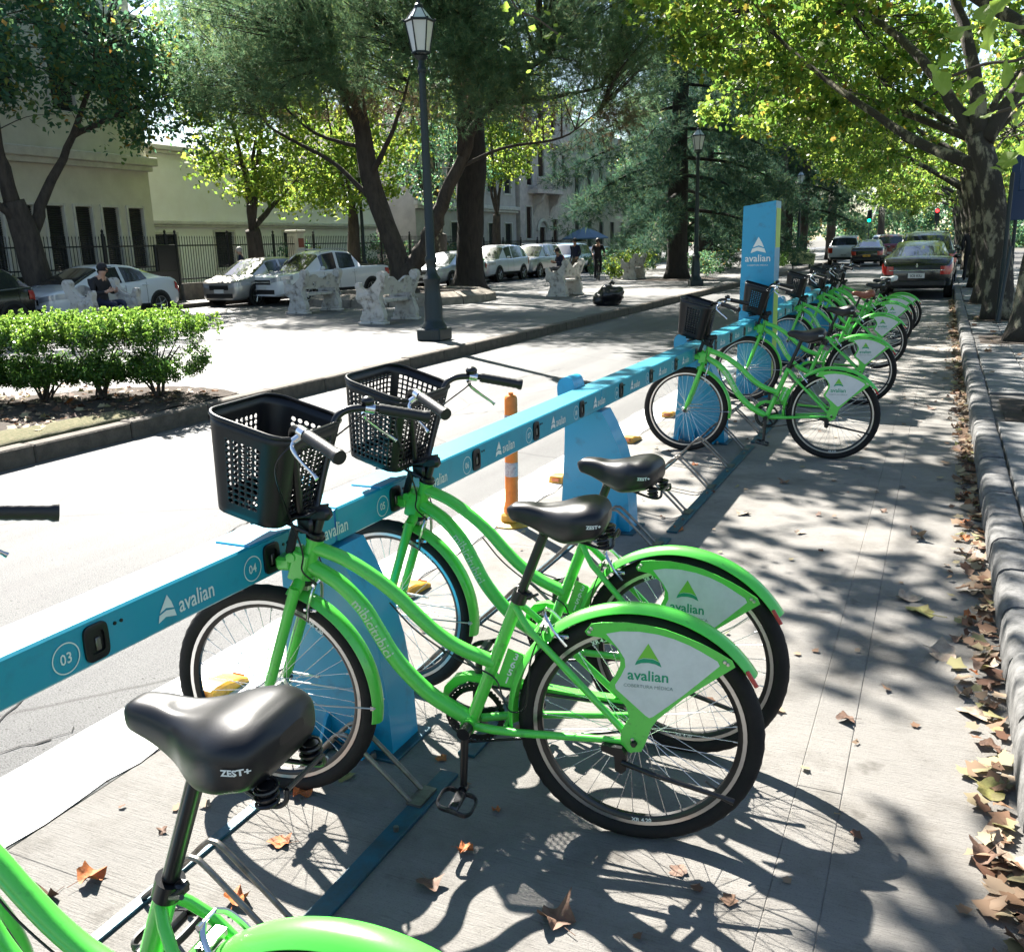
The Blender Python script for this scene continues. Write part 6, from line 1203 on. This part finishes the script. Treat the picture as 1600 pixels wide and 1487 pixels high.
# ------------------------------------------------------------------ people
def person(label, loc, rz, J, cloth, hair=None, hat=None, scale=1.):
    """J: joint -> (x forward, y left, z); one continuous skinned body, coloured by region"""
    t = thing('person', label, 'person', loc, rz)
    E_ = [('pelvis', 'waist'), ('waist', 'chest'), ('chest', 'neck'), ('neck', 'chin'), ('chin', 'head'), ('chest', 'shl'), ('shl', 'ell'), ('ell', 'wrl'), ('wrl', 'hal'), ('chest', 'shr'), ('shr', 'elr'), ('elr', 'wrr'), ('wrr', 'har'), ('pelvis', 'hil'), ('hil', 'knl'), ('knl', 'anl'), ('anl', 'tol'), ('pelvis', 'hir'), ('hir', 'knr'), ('knr', 'anr'), ('anr', 'tor')]
    rad = dict(pelvis=.125, waist=.12, chest=.145, neck=.055, chin=.07, head=.095, sh=.07, el=.048, wr=.035, ha=.035, hi=.09, kn=.06, an=.042, to=.035)
    nm = list(J); me = bpy.data.meshes.new('body'); me.from_pydata([Vector(J[k])*scale for k in nm], [(nm.index(a), nm.index(c)) for a, c in E_], [])
    ob_ = bpy.data.objects.new('body', me); col.objects.link(ob_); sk = ob_.modifiers.new('skin', 'SKIN'); ob_.modifiers.new('sub', 'SUBSURF').levels = 2
    for i, k in enumerate(nm):
        r_ = rad.get(k, rad.get(k[:2], .05))*scale; sv = me.skin_vertices[0].data[i]; sv.radius = (r_, r_*(1.0 if k not in ('chest', 'waist', 'pelvis') else 1.0)); sv.use_root = k == 'pelvis'
    dg = bpy.context.evaluated_depsgraph_get(); dg.update(); m2 = bpy.data.meshes.new_from_object(ob_.evaluated_get(dg)); bpy.data.objects.remove(ob_)
    top, leg, shoe = cloth; m2.materials.clear()
    for m in (SKIN, top, leg, shoe, hair or HAIRD): m2.materials.append(m)
    def reg(p):
        best, bd = None, 9
        for a, c in E_:
            A, B_ = Vector(J[a])*scale, Vector(J[c])*scale; u = max(0, min(1, (p-A).dot(B_-A)/max(1e-6, (B_-A).length_squared))); d = (p-A.lerp(B_, u)).length
            if d < bd: bd, best = d, (a, c, u)
        a, c, u = best
        if c in ('chin', 'head'): return 0
        if (a, c) == ('chest', 'neck'): return 0 if u > .6 else 1
        if c.startswith('ha'): return 0
        if c[:2] in ('sh', 'el', 'wr') or c in ('waist', 'chest'): return 1
        if c[:2] == 'to' or (c[:2] == 'an' and u > .9): return 3
        return 2
    for p in m2.polygons: p.material_index = reg(p.center); p.use_smooth = True
    bo = link('body', m2, t); H_ = Vector(J['head'])*scale; C_ = Vector(J['chin'])*scale; f = Vector((1, 0, -.1)); 
    b = MB(); b.ball(H_+Vector((-.022, 0, .03))*scale, (.108*scale, .104*scale, .105*scale), 14, 10); b.build('hair' if not hat else 'cap', hair or hat or HAIRD, t)
    if hat: b = MB(); b.box(H_+Vector((.12, 0, .035))*scale, (.10*scale, .13*scale, .012), bev=.004); b.build('cap_peak', hat, t)
    b = MB(); b.tube([H_+Vector((.085, 0, .01))*scale, H_+Vector((.118, 0, -.028))*scale], [.012, .017], 8); b.build('nose', SKIN, t)
    b = MB()
    for s_ in (-1, 1): b.ball(H_+Vector((.094, s_*.034, .008))*scale, .011, 8, 6)
    b.build('eyes', HAIRD, t); b = MB(); b.box(H_+Vector((.094, 0, -.062))*scale, (.012, .045, .010), bev=.003); b.build('mouth', mat('lips', (.3, .12, .1), .5), t)
    for h_, w_ in (('hal', 'wrl'), ('har', 'wrr')):       # hands with five curled fingers
        P, Q = Vector(J[h_])*scale, Vector(J[w_])*scale; d = (P-Q).normalized(); x, y, _ = frame_of(d); b = MB(); b.box(P+d*.02, (.03, .07, .07), Matrix((x, y, d)).transposed(), .012)
        for k in range(4): o_ = P+d*.045+y*(-.028+.019*k); b.tube(soft([o_, o_+d*(.032+.004*(k in (1, 2))), o_+d*.05+x*.022], 3), [.009]*4+[.0075]*3, 6)
        b.tube(soft([P+y*.035, P+y*.055+d*.03, P+y*.05+d*.055], 3), .0095, 6); b.build('hand', SKIN, t)
    return t
sit = dict(pelvis=(0, 0, .56), waist=(-.03, 0, .75), chest=(.0, 0, .98), neck=(.07, 0, 1.13), chin=(.10, 0, 1.18), head=(.13, 0, 1.27), shl=(-.02, .19, 1.03), ell=(.05, .24, .78), wrl=(.26, .14, .80), hal=(.33, .09, .83), shr=(-.02, -.19, 1.03), elr=(.05, -.24, .78), wrr=(.26, -.14, .80), har=(.33, -.09, .83), hil=(.06, .10, .54), knl=(.46, .12, .60), anl=(.50, .12, .12), tol=(.66, .13, .05), hir=(.06, -.10, .54), knr=(.47, -.12, .58), anr=(.44, -.12, .12), tor=(.60, -.13, .05))
person('man in a black jacket and dark cap sitting on the bench behind the hedge', (-15.85, 14.0, .15), .05, sit, (CLOTHK, CLOTHN, CLOTHK), hat=CLOTHK)
person('woman in dark clothes sitting beyond the lone bright bench', (-14.6, 36.5, .15), -2.2, sit, (CLOTHN, CLOTHG, CLOTHK))
t = thing('low_plinth', 'low stone block the seated woman rests on', 'block', (-14.6, 36.5, .15), -2.2); b = MB(); b.box((-.02, 0, .22), (.5, 1.2, .44), bev=.03); b.build('block', STONEB, t, True, 30)
stand = dict(pelvis=(0, 0, .95), waist=(-.01, 0, 1.12), chest=(.01, 0, 1.34), neck=(.02, 0, 1.50), chin=(.03, 0, 1.55), head=(.045, 0, 1.64), shl=(0, .19, 1.42), ell=(-.04, .24, 1.15), wrl=(.10, .22, .98), hal=(.16, .20, .95), shr=(0, -.19, 1.42), elr=(-.05, -.24, 1.15), wrr=(.04, -.22, .93), har=(.08, -.21, .87), hil=(.0, .10, .90), knl=(.12, .10, .50), anl=(.05, .10, .09), tol=(.20, .11, .04), hir=(0, -.10, .90), knr=(.0, -.10, .50), anr=(-.16, -.10, .10), tor=(-.02, -.11, .04))
person('walker in a dark jacket and khaki trousers left of the cyclist', (-14.3, 37.6, .15), -1.9, stand, (CLOTHN, CLOTHT, CLOTHK))
person('grey haired man in a dark top standing behind the silver car', (-22.7, 26.3, .13), -2.6, stand, (CLOTHN, CLOTHG, CLOTHK), hair=HAIRG)
person('distant pedestrian in black on the pavement beside the parked black sedan', (.75, 33.5, .15), 1.6, stand, (CLOTHK, CLOTHK, CLOTHK))
ride = dict(pelvis=(-.16, 0, .98), waist=(-.08, 0, 1.14), chest=(.08, 0, 1.34), neck=(.16, 0, 1.47), chin=(.19, 0, 1.52), head=(.22, 0, 1.61), shl=(.07, .19, 1.40), ell=(.22, .26, 1.20), wrl=(.40, .24, 1.08), hal=(.47, .24, 1.06), shr=(.07, -.19, 1.40), elr=(.22, -.26, 1.20), wrr=(.40, -.24, 1.08), har=(.47, -.24, 1.06), hil=(-.12, .10, .94), knl=(.22, .11, .72), anl=(.05, .12, .36), tol=(.2, .13, .30), hir=(-.12, -.10, .94), knr=(.14, -.11, .56), anr=(.0, -.12, .14), tor=(.15, -.13, .10))
person('cyclist in black riding toward the camera under the conifer', (-13.4, 37.9, .15), -1.15, ride, (CLOTHK, CLOTHK, CLOTHK))
t = thing('bicycle', 'black bicycle ridden by the person under the conifer', 'bicycle', (-13.4, 37.9, .15), -1.15)
for x in (-.5, .55):
    b = MB(); c = (x, 0, .34); b.lathe([(.335+.018*math.cos(a), .018*math.sin(a)) for a in np.linspace(0, 6.28, 8)[:-1]], 36, c, (0, 1, 0), True)
    w_ = b.build('wheel', RUBBER, t)
    b = MB(); [b.tube([c, (x+.32*math.cos(a), 0, .34+.32*math.sin(a))], .003, 4) for a in np.linspace(0, 6.28, 17)[:-1]]; b.build('spokes', CHROME, w_, kind='stuff')
b = MB(); [b.tube(p, .016, 8) for p in ([(-.5, 0, .34), (-.2, 0, .86), (.38, 0, .82), (.05, 0, .30), (-.5, 0, .34)], [(-.18, 0, .92), (.05, 0, .30)], [(.36, 0, .95), (.55, 0, .34)])]; b.build('frame', BLACKM, t)
b = MB(); b.tube([(.42, -.3, 1.02), (.40, -.1, 1.0), (.38, 0, .98), (.40, .1, 1.0), (.42, .3, 1.02)], .013, 8); b.build('handlebar', BLACKM, t); b = MB(); b.ball((-.18, 0, .93), (.13, .07, .03)); b.build('saddle', BLACKP, t)
# ------------------------------------------------------------------ small street things
t = thing('delineator_post', 'orange flexible post with reflective bands behind the docking rail', 'bollard', (-2.245, 4.78, 0), .0)
b = MB(); b.lathe([(0, .025), (.09, .022), (.115, .008), (.115, 0)], 28); b.box((0, 0, .045), (.10, .12, .06), bev=.012); b.build('foot', YELLOW, t, True, 35)
tl = Matrix.Rotation(R(1.2), 3, 'Y'); b = MB(); b.tube([tl @ Vector((0, 0, z)) for z in (.05, .10, .14, .76, .775, .785)], [.05, .05, .040, .038, .034, .022], 20); b.tube([tl @ Vector((0, 0, .78)), tl @ Vector((0, 0, .80))], .014, 10); b.build('post', ORANGE, t)
for z0, z1 in ((.30, .385), (.60, .67)): b = MB(); b.tube([tl @ Vector((0, 0, z0)), tl @ Vector((0, 0, z1))], .0405, 20, caps=False); b.build('reflective_band', REFL, t)
b = MB(); b.lathe([(0, .012), (.011, .012), (.012, 0)], 8, (.052, -.01, .045), (1, 0, 0)); b.build('bolt', STEEL, t)
def separator():
    t = thing('lane_separator', 's', 'lane marker', (0, 0, 0)); prof = [(-.17, 0), (-.165, .028), (-.10, .055), (-.02, .066), (.01, .078), (.10, .082), (.155, .075), (.17, .0)]
    b = MB(); P = []
    for x, k in ((-.085, .82), (-.07, 1.), (.07, 1.), (.085, .82)): P.append([(x, y*(.97 if k < 1 else 1), z*k) for y, z in prof])
    b.grid(P); [b.add(P[i], [tuple(range(len(prof)))]) for i in (0, -1)]; b.build('body', YELLOW, t, True, 35)
    b = MB(); b.box((0, .171, .04), (.09, .01, .04), bev=.004); b.box((0, -.168, .022), (.09, .012, .03), bev=.004); b.box((.0855, .06, .04), (.006, .07, .035)); b.build('reflector', mat('amber_reflector', (.35, .08, .015), .25), t, True, 30); return t
sp = separator()
for i, (x, y, lab) in enumerate(((-2.39, 2.42, 'yellow lane marker behind the front wheel of the slot 04 bike, nearest of them'), (-2.24, 3.58, 'yellow lane marker between the fork of the slot 05 bike and the pedestal'), (-2.35, 5.85, 'yellow lane marker peeking out left of the second pedestal'), (-2.28, 7.28, 'yellow lane marker above the saddle of the slot 05 bike'), (-2.29, 8.5, 'yellow lane marker seen through the front wheel of the lone fourth bike'), (-2.3, 10.6, 'yellow lane marker behind the totem sign'))):
    o = sp if not i else copy_tree(sp); o.scale = (.62,)*3; o.location = (x, y, .004); o.rotation_euler.z = R(random.uniform(-6, 6))+math.pi; o['label'] = lab; o['group'] = 'yellow lane markers on the painted line'
# bin bag on the median
t = thing('bin_bag', 'black shiny rubbish bag left on the median paving', 'bag', (-7.45, 21.9, .15)); b = MB(); b.ball((0, 0, .22), (.36, .31, .27), 44, 28); from mathutils import noise as mn; b.v = [tuple(Vector((v[0], v[1], v[2]-.22))*(1+.34*mn.noise(Vector(v)*4.2)+.16*abs(mn.noise(Vector(v)*11)))+Vector((0, 0, .20))) for v in b.v]; b.v = [(x, y, max(.003, z)) for x, y, z in b.v]; b.build('sack', BAGM, t, True, 180)
b = MB(); b.tube(soft([(.02, 0, .46), (.03, .01, .53), (.07, .02, .57), (.12, .0, .53)], 4), [.07]*2+[.03]*4+[.03]*4+[.04]*3, 9); b.build('knot', BAGM, t)
# green wheelie bin behind the massive trunk
t = thing('wheelie_bin', 'bright green wheeled bin standing right of the massive dark trunk', 'bin', (-17.2, 33.8, .15), .3); GB = mat('bin_green', (.07, .34, .08), .45)
b = MB(); b.add([(sx*w_, sy*w_, z) for w_, z in ((.26, .08), (.33, 1.0)) for sx, sy in ((-1, -1), (1, -1), (1, 1), (-1, 1))], [(0, 1, 5, 4), (1, 2, 6, 5), (2, 3, 7, 6), (3, 0, 4, 7), (0, 3, 2, 1), (4, 5, 6, 7)]); b.build('body', GB, t, False)
b = MB(); b.box((0, 0, 1.05), (.74, .72, .07), Matrix.Rotation(R(6), 3, 'Y'), .03); b.build('lid', GB, t)
for s_ in (-1, 1): b = MB(); b.lathe([(0, .05), (.10, .05), (.10, 0), (0, 0)], 16, (-.26, s_*.3, .1), (0, s_, 0)); b.build('wheel', RUBBER, t)
# blue information boards on twin posts at the right
def board(label, x, y, z0, z1, w_, posts, lines):
    t = thing('information_board', label, 'sign', (x, y, .15)); b = MB(); b.box((0, 0, (z0+z1)/2), (w_, .06, z1-z0), bev=.01); b.build('panel', mat('board_blue', (.01, .035, .10), .35), t, True, 30)
    for px in posts: bb = MB(); bb.tube([(px, .05, -.02), (px, .05, z0+.3)], .036, 10); bb.tube([(px, .05, -.02), (px, .05, 1.05)], .048, 10); bb.build('post', LAMPM, t)
    bb = MB()
    for k, (tx, s_) in enumerate(lines): bb.text(tx, s_, lambda u, v: (-.02*w_+u, -.033, z1-.28-.17*k+v), .01)
    bb.build('lettering', WHITEP, t, False); return t
board('dark blue street board on two posts, cut by the right frame edge', 1.36, 18.1, 2.15, 3.3, .62, (-.42+.0, .05), [('P', .2), ('Est', .1)])
b = board('second blue board, lower and behind the first one', 1.5, 20.6, 1.7, 2.9, .9, (-.3, .3), [('3', .2)])
t = thing('leaning_rail', 'thin dark iron upright leaning beside the forked plane trunk', 'post', (.90, 17.55, .15)); b = MB(); b.tube([(0, 0, 0), (.10, .2, 1.25)], .03, 8); b.lathe([(0, .02), (.07, .02), (.07, 0)], 12); b.build('upright', LAMPM, t)
# traffic lights far ahead
def signal(label, x, y, colr, which, h=3.4):
    t = thing('traffic_light', label, 'traffic light', (x, y, 0)); b = MB(); b.tube([(0, 0, 0), (0, 0, h)], .06, 8); b.build('pole', LAMPM, t); b = MB(); b.box((0, -.02, h+.5), (.42, .25, 1.2), bev=.04); b.build('housing', LAMPM, t)
    for k in range(3):
        m = mat('lens_off', (.02, .02, .02), .3)
        if k == which:
            m = mat('lit_'+('red' if colr[0] > .5 else 'green'), colr, .4); n_ = m.node_tree.nodes['Principled BSDF']; n_.inputs['Emission Color'].default_value = (*colr, 1); n_.inputs['Emission Strength'].default_value = 2.2
        b = MB(); b.lathe([(0, .03), (.14, .02), (.15, 0)], 14, (0, -.15, h+.87-.37*k), (0, -1, 0)); b.build('lens', m, t)
        b = MB(); b.lathe([(.16, 0), (.16, .16)], 12, (0, -.15, h+.87-.37*k), (0, -1, 0), seg=(0, math.pi)); b.build('visor', LAMPM, t)
signal('traffic light showing green, before the pale bushy palm', -6.7, 96, (.0, .75, .38), 2, 3.0); signal('traffic light showing red, left one under the plane trees', -.9, 100, (.9, .02, .02), 0, 3.0); signal('traffic light showing red, right one nearer the kerb', .9, 112, (.9, .02, .02), 0, 2.6)
# cafe parasol and orange barrier by the balconied house
t = thing('parasol', 'blue grey parasol in front of the balconied house', 'parasol', (-23.4, 63.5, .13)); b = MB(); b.tube([(0, 0, 0), (0, 0, 2.5)], .03, 8); b.build('pole', LAMPM, t); b = MB(); b.lathe([(0, 2.75), (1.0, 2.35), (1.75, 1.98), (1.75, 1.9), (1.68, 1.9)], 8); b.build('canopy', mat('parasol_cloth', (.10, .17, .26), .8), t, False)
t = thing('terrace_counter', 'orange red terrace counter under the parasol', 'counter', (-22.9, 67.5, .13)); b = MB(); b.box((0, 0, .85), (.6, 3.0, .5), bev=.02); b.box((0, 0, .3), (.5, 2.8, .6)); b.build('counter', mat('orange_red', (.40, .09, .03), .6), t, True, 30)
t = thing('advert_panel', 'yellowish slanted board beside the white hatchback ahead', 'sign', (-6.5, 49, .15)); b = MB(); b.box((0, 0, .55), (1.3, .08, .55), Matrix.Rotation(R(8), 3, 'Y'), .02); b.build('board', mat('pale_yellow', (.52, .52, .26), .6), t); b = MB(); [b.box((q, 0, .15), (.06, .06, .32)) for q in (-.4, .4)]; b.build('legs', LAMPM, t, False, kind='stuff')

# ------------------------------------------------------------------ fallen leaves
def dry(sz, m, curl, seed):
    rr = random.Random(seed); b = MB(); k = len(LOBED); ring = []
    for i in range(k): a, c = LOBED[i]*(1+rr.uniform(-.12, .12)), LOBED[(i+1) % k]; ring += [a, (a+c)*.5*1.03]
    ph = rr.uniform(0, 6.28); z = lambda p: curl*(abs(p[0])**1.6*.9+.22*math.sin(6*p[1]+ph)+.35*math.sin(7*p[0]+ph)*abs(p[1])+.25*max(0, p[1])**2)+.05*rr.random()
    n = len(ring); vs = [(0, -.1, .02)]+[(p[0]*.55, -.1+(p[1]+.1)*.55, z(p)*.45+.015) for p in ring]+[(p[0], p[1], z(p)) for p in ring]; mz = min(v[2] for v in vs)
    b.add([((v[0])*sz, v[1]*sz, (v[2]-mz)*sz) for v in vs], [(0, 1+i, 1+(i+1) % n) for i in range(n)]+[(1+i, 1+n+i, 1+n+(i+1) % n, 1+(i+1) % n) for i in range(n)])
    b.tube(soft([(0, -.1*sz, (.025-mz)*sz), (0, -.45*sz, (.03-mz)*sz), (.05*sz, -.8*sz, (.06-mz*.5)*sz)], 3), .0016, 4); return b.mesh('fallen_leaf', m, True, 60, False)
LM = {c: [dry(.12, m, cu, k+10*i) for k, cu in enumerate((.25, .5, .8, 1.1))] for i, (c, m) in enumerate((('o', LEAF_OR), ('b', LEAF_BR), ('t', LEAF_TAN), ('y', LEAF_YG)))}
cmw = cam
def gpx(x, y, z=0):
    d = (cam.to_3x3() @ Vector(((x-800)/1427.4, -(y-743.5)/1427.4, -1))); o = cam.translation; s_ = (z-o.z)/d.z; return o+d*s_
def leaf(x, y, c, k, s_, label=None, group='dry plane leaves lying on the bike lane', z=.002, tilt=.12):
    o = link('fallen_leaf', LM[c][k]); p = gpx(x, y) if isinstance(x, int) else Vector((x, y, 0)); o.location = (p.x, p.y, z); o.scale = (s_,)*3; o.rotation_euler = (random.uniform(-tilt, tilt), random.uniform(-tilt, tilt), random.uniform(0, 6.28)); return tag(o, label or 'dry curled plane leaf heaped with others along the stone kerb', 'leaf', group)
for x, y, c, k, s_, lab in ((868, 1438, 'b', 3, .8, 'largest curled brown leaf, on the concrete in front of the rear wheel'), (142, 1376, 'o', 2, .62, 'small orange leaf on sunlit concrete left of the near seat post'), (70, 1408, 'b', 3, .62, 'dark red curled leaf near the lower left frame corner'), (438, 1317, 'o', 1, .55, 'orange leaf lying between rack hoops and floor bar'), (368, 1410, 'o', 2, .6, 'orange leaf under the nearest rack hoops'), (726, 1331, 'o', 3, .42, 'small bright orange leaf alone right of the floor bar'), (670, 1386, 'b', 1, .62, 'brown leaf lying right of the floor bar, below the orange one'), (776, 1268, 'o', 3, .25, 'tiny brown leaf right of the pedal'), (690, 1186, 'o', 1, .35, 'orange leaf by the foot of the first pedestal'), (1440, 957, 'y', 0, 1.1, 'yellow green leaf flat on the lane near the kerb'), (1418, 936, 't', 1, .9, 'tan leaf right above the yellow green one'), (1322, 1127, 'b', 1, .55, 'reddish leaf in the narrow gutter strip'), (1472, 1026, 't', 2, .95, 'tan leaf in the dappled shade left of the kerb heap'), (1430, 842, 't', 3, .8, 'curled tan leaf standing up on the lane'), (1250, 833, 't', 1, .5, 'pale leaf beyond the rear wheels in the sun'), (1225, 755, 'b', 1, .6, 'pale leaf in the rail shadow below the lone fourth bike'), (1160, 803, 't', 0, .8, 'pale flat leaf on the lane below the lone fourth bike'), (540, 1214, 'y', 0, .5, 'yellow leaf under the front wheel of the slot 04 bike'), (472, 1243, 'o', 2, .5, 'orange leaf stuck at the rack foot under the front wheel'), (1060, 1362, 'b', 0, .42, 'thin red brown leaf in the shadow of the bikes'), (1540, 1345, 'b', 2, .8, 'orange brown leaf by the kerb near the lower right corner'), (1585, 1352, 't', 1, .9, 'large tan leaf by the kerb at the right frame edge'), (1545, 1240, 'y', 1, .8, 'yellow green leaf on the kerb heap'), (1525, 1118, 't', 0, .9, 'broad tan leaf on the kerb heap'), (1380, 800, 'b', 1, .4, 'small red leaf on the far dappled lane'), (1060, 828, 'o', 1, .6, 'orange leaf between the far rack hoops'), (1085, 726, 'o', 1, .5, 'orange leaf beside the far pedestal'), (1455, 640, 'b', 1, .7, 'red leaf on the far lane beside the kerb'), (255, 1300, 'b', 2, .25, 'tiny dark twig like leaf above the rack hoops')):
    leaf(x, y, c, k, s_, lab)
RD = random.Random(5)
for i in range(85):                      # drift of leaves against the kerb
    y = 1.2+11*RD.random()**1.25; x = .30-abs(RD.gauss(0, .055))-.02
    if math.sin(y*2.1)+math.sin(y*3.7+1) < -.7 and RD.random() < .75: continue
    cc = RD.choice('bbbtttobtby'); where = 'at the lower right corner' if y < 2.6 else 'beside the near rear wheels' if y < 4.2 else 'before the lone fourth bike' if y < 6.4 else 'beside the lone fourth bike' if y < 8.5 else 'near the later bikes'
    leaf(float(x), float(y), cc, RD.randrange(1, 4), RD.uniform(.3, .62), {'b': 'dark brown', 't': 'pale tan', 'o': 'orange', 'y': 'yellow green'}[cc]+' curled leaf in the kerb drift '+where, z=.002+RD.random()*.035*(x > .2), tilt=.45)
def leaf_litter(name, n, fx, fy, sz, zz, m=DRYLEAF):
    P = np.array([(fx(), fy(), zz, .01) for _ in range(n)]); V, F = leaves(P, 1, sz, LOBED, up=2.2, hang=0); V[:, 2] = np.maximum(V[:, 2], zz+.003); link(name, fast_mesh(name, V, F, m), None, 'stuff')
leaf_litter('leaf_litter', 1100, lambda: .31-abs(RD.gauss(0, .06)), lambda: RD.uniform(2, 26), .062, .012)
leaf_litter('scattered_litter', 260, lambda: RD.uniform(-2.2, .3), lambda: RD.uniform(1.5, 20), .035, .004)
leaf_litter('bed_litter', 420, lambda: -7.0-2.4*RD.random(), lambda: RD.uniform(5.2, 7.6), .07, .19)
leaf_litter('pavement_litter', 200, lambda: RD.uniform(.5, 3), lambda: RD.uniform(4, 30), .09, .152)
for x, y, z, lab in ((-8.75, 5.95, .93, 'orange leaf caught on top of the hedge'), (-7.85, 6.75, .86, 'second orange leaf caught in the hedge'), (-7.45, 6.8, .22, 'orange leaves lying under the hedge end'), (-7.95, 6.45, .22, 'orange leaf under the hedge between two stems')):
    o = link('fallen_leaf', LM['o'][1]); o.location = (x, y, z); o.scale = (.95,)*3; o.rotation_euler = (.6, .3, x); tag(o, lab, 'leaf', 'orange leaves on the hedge')
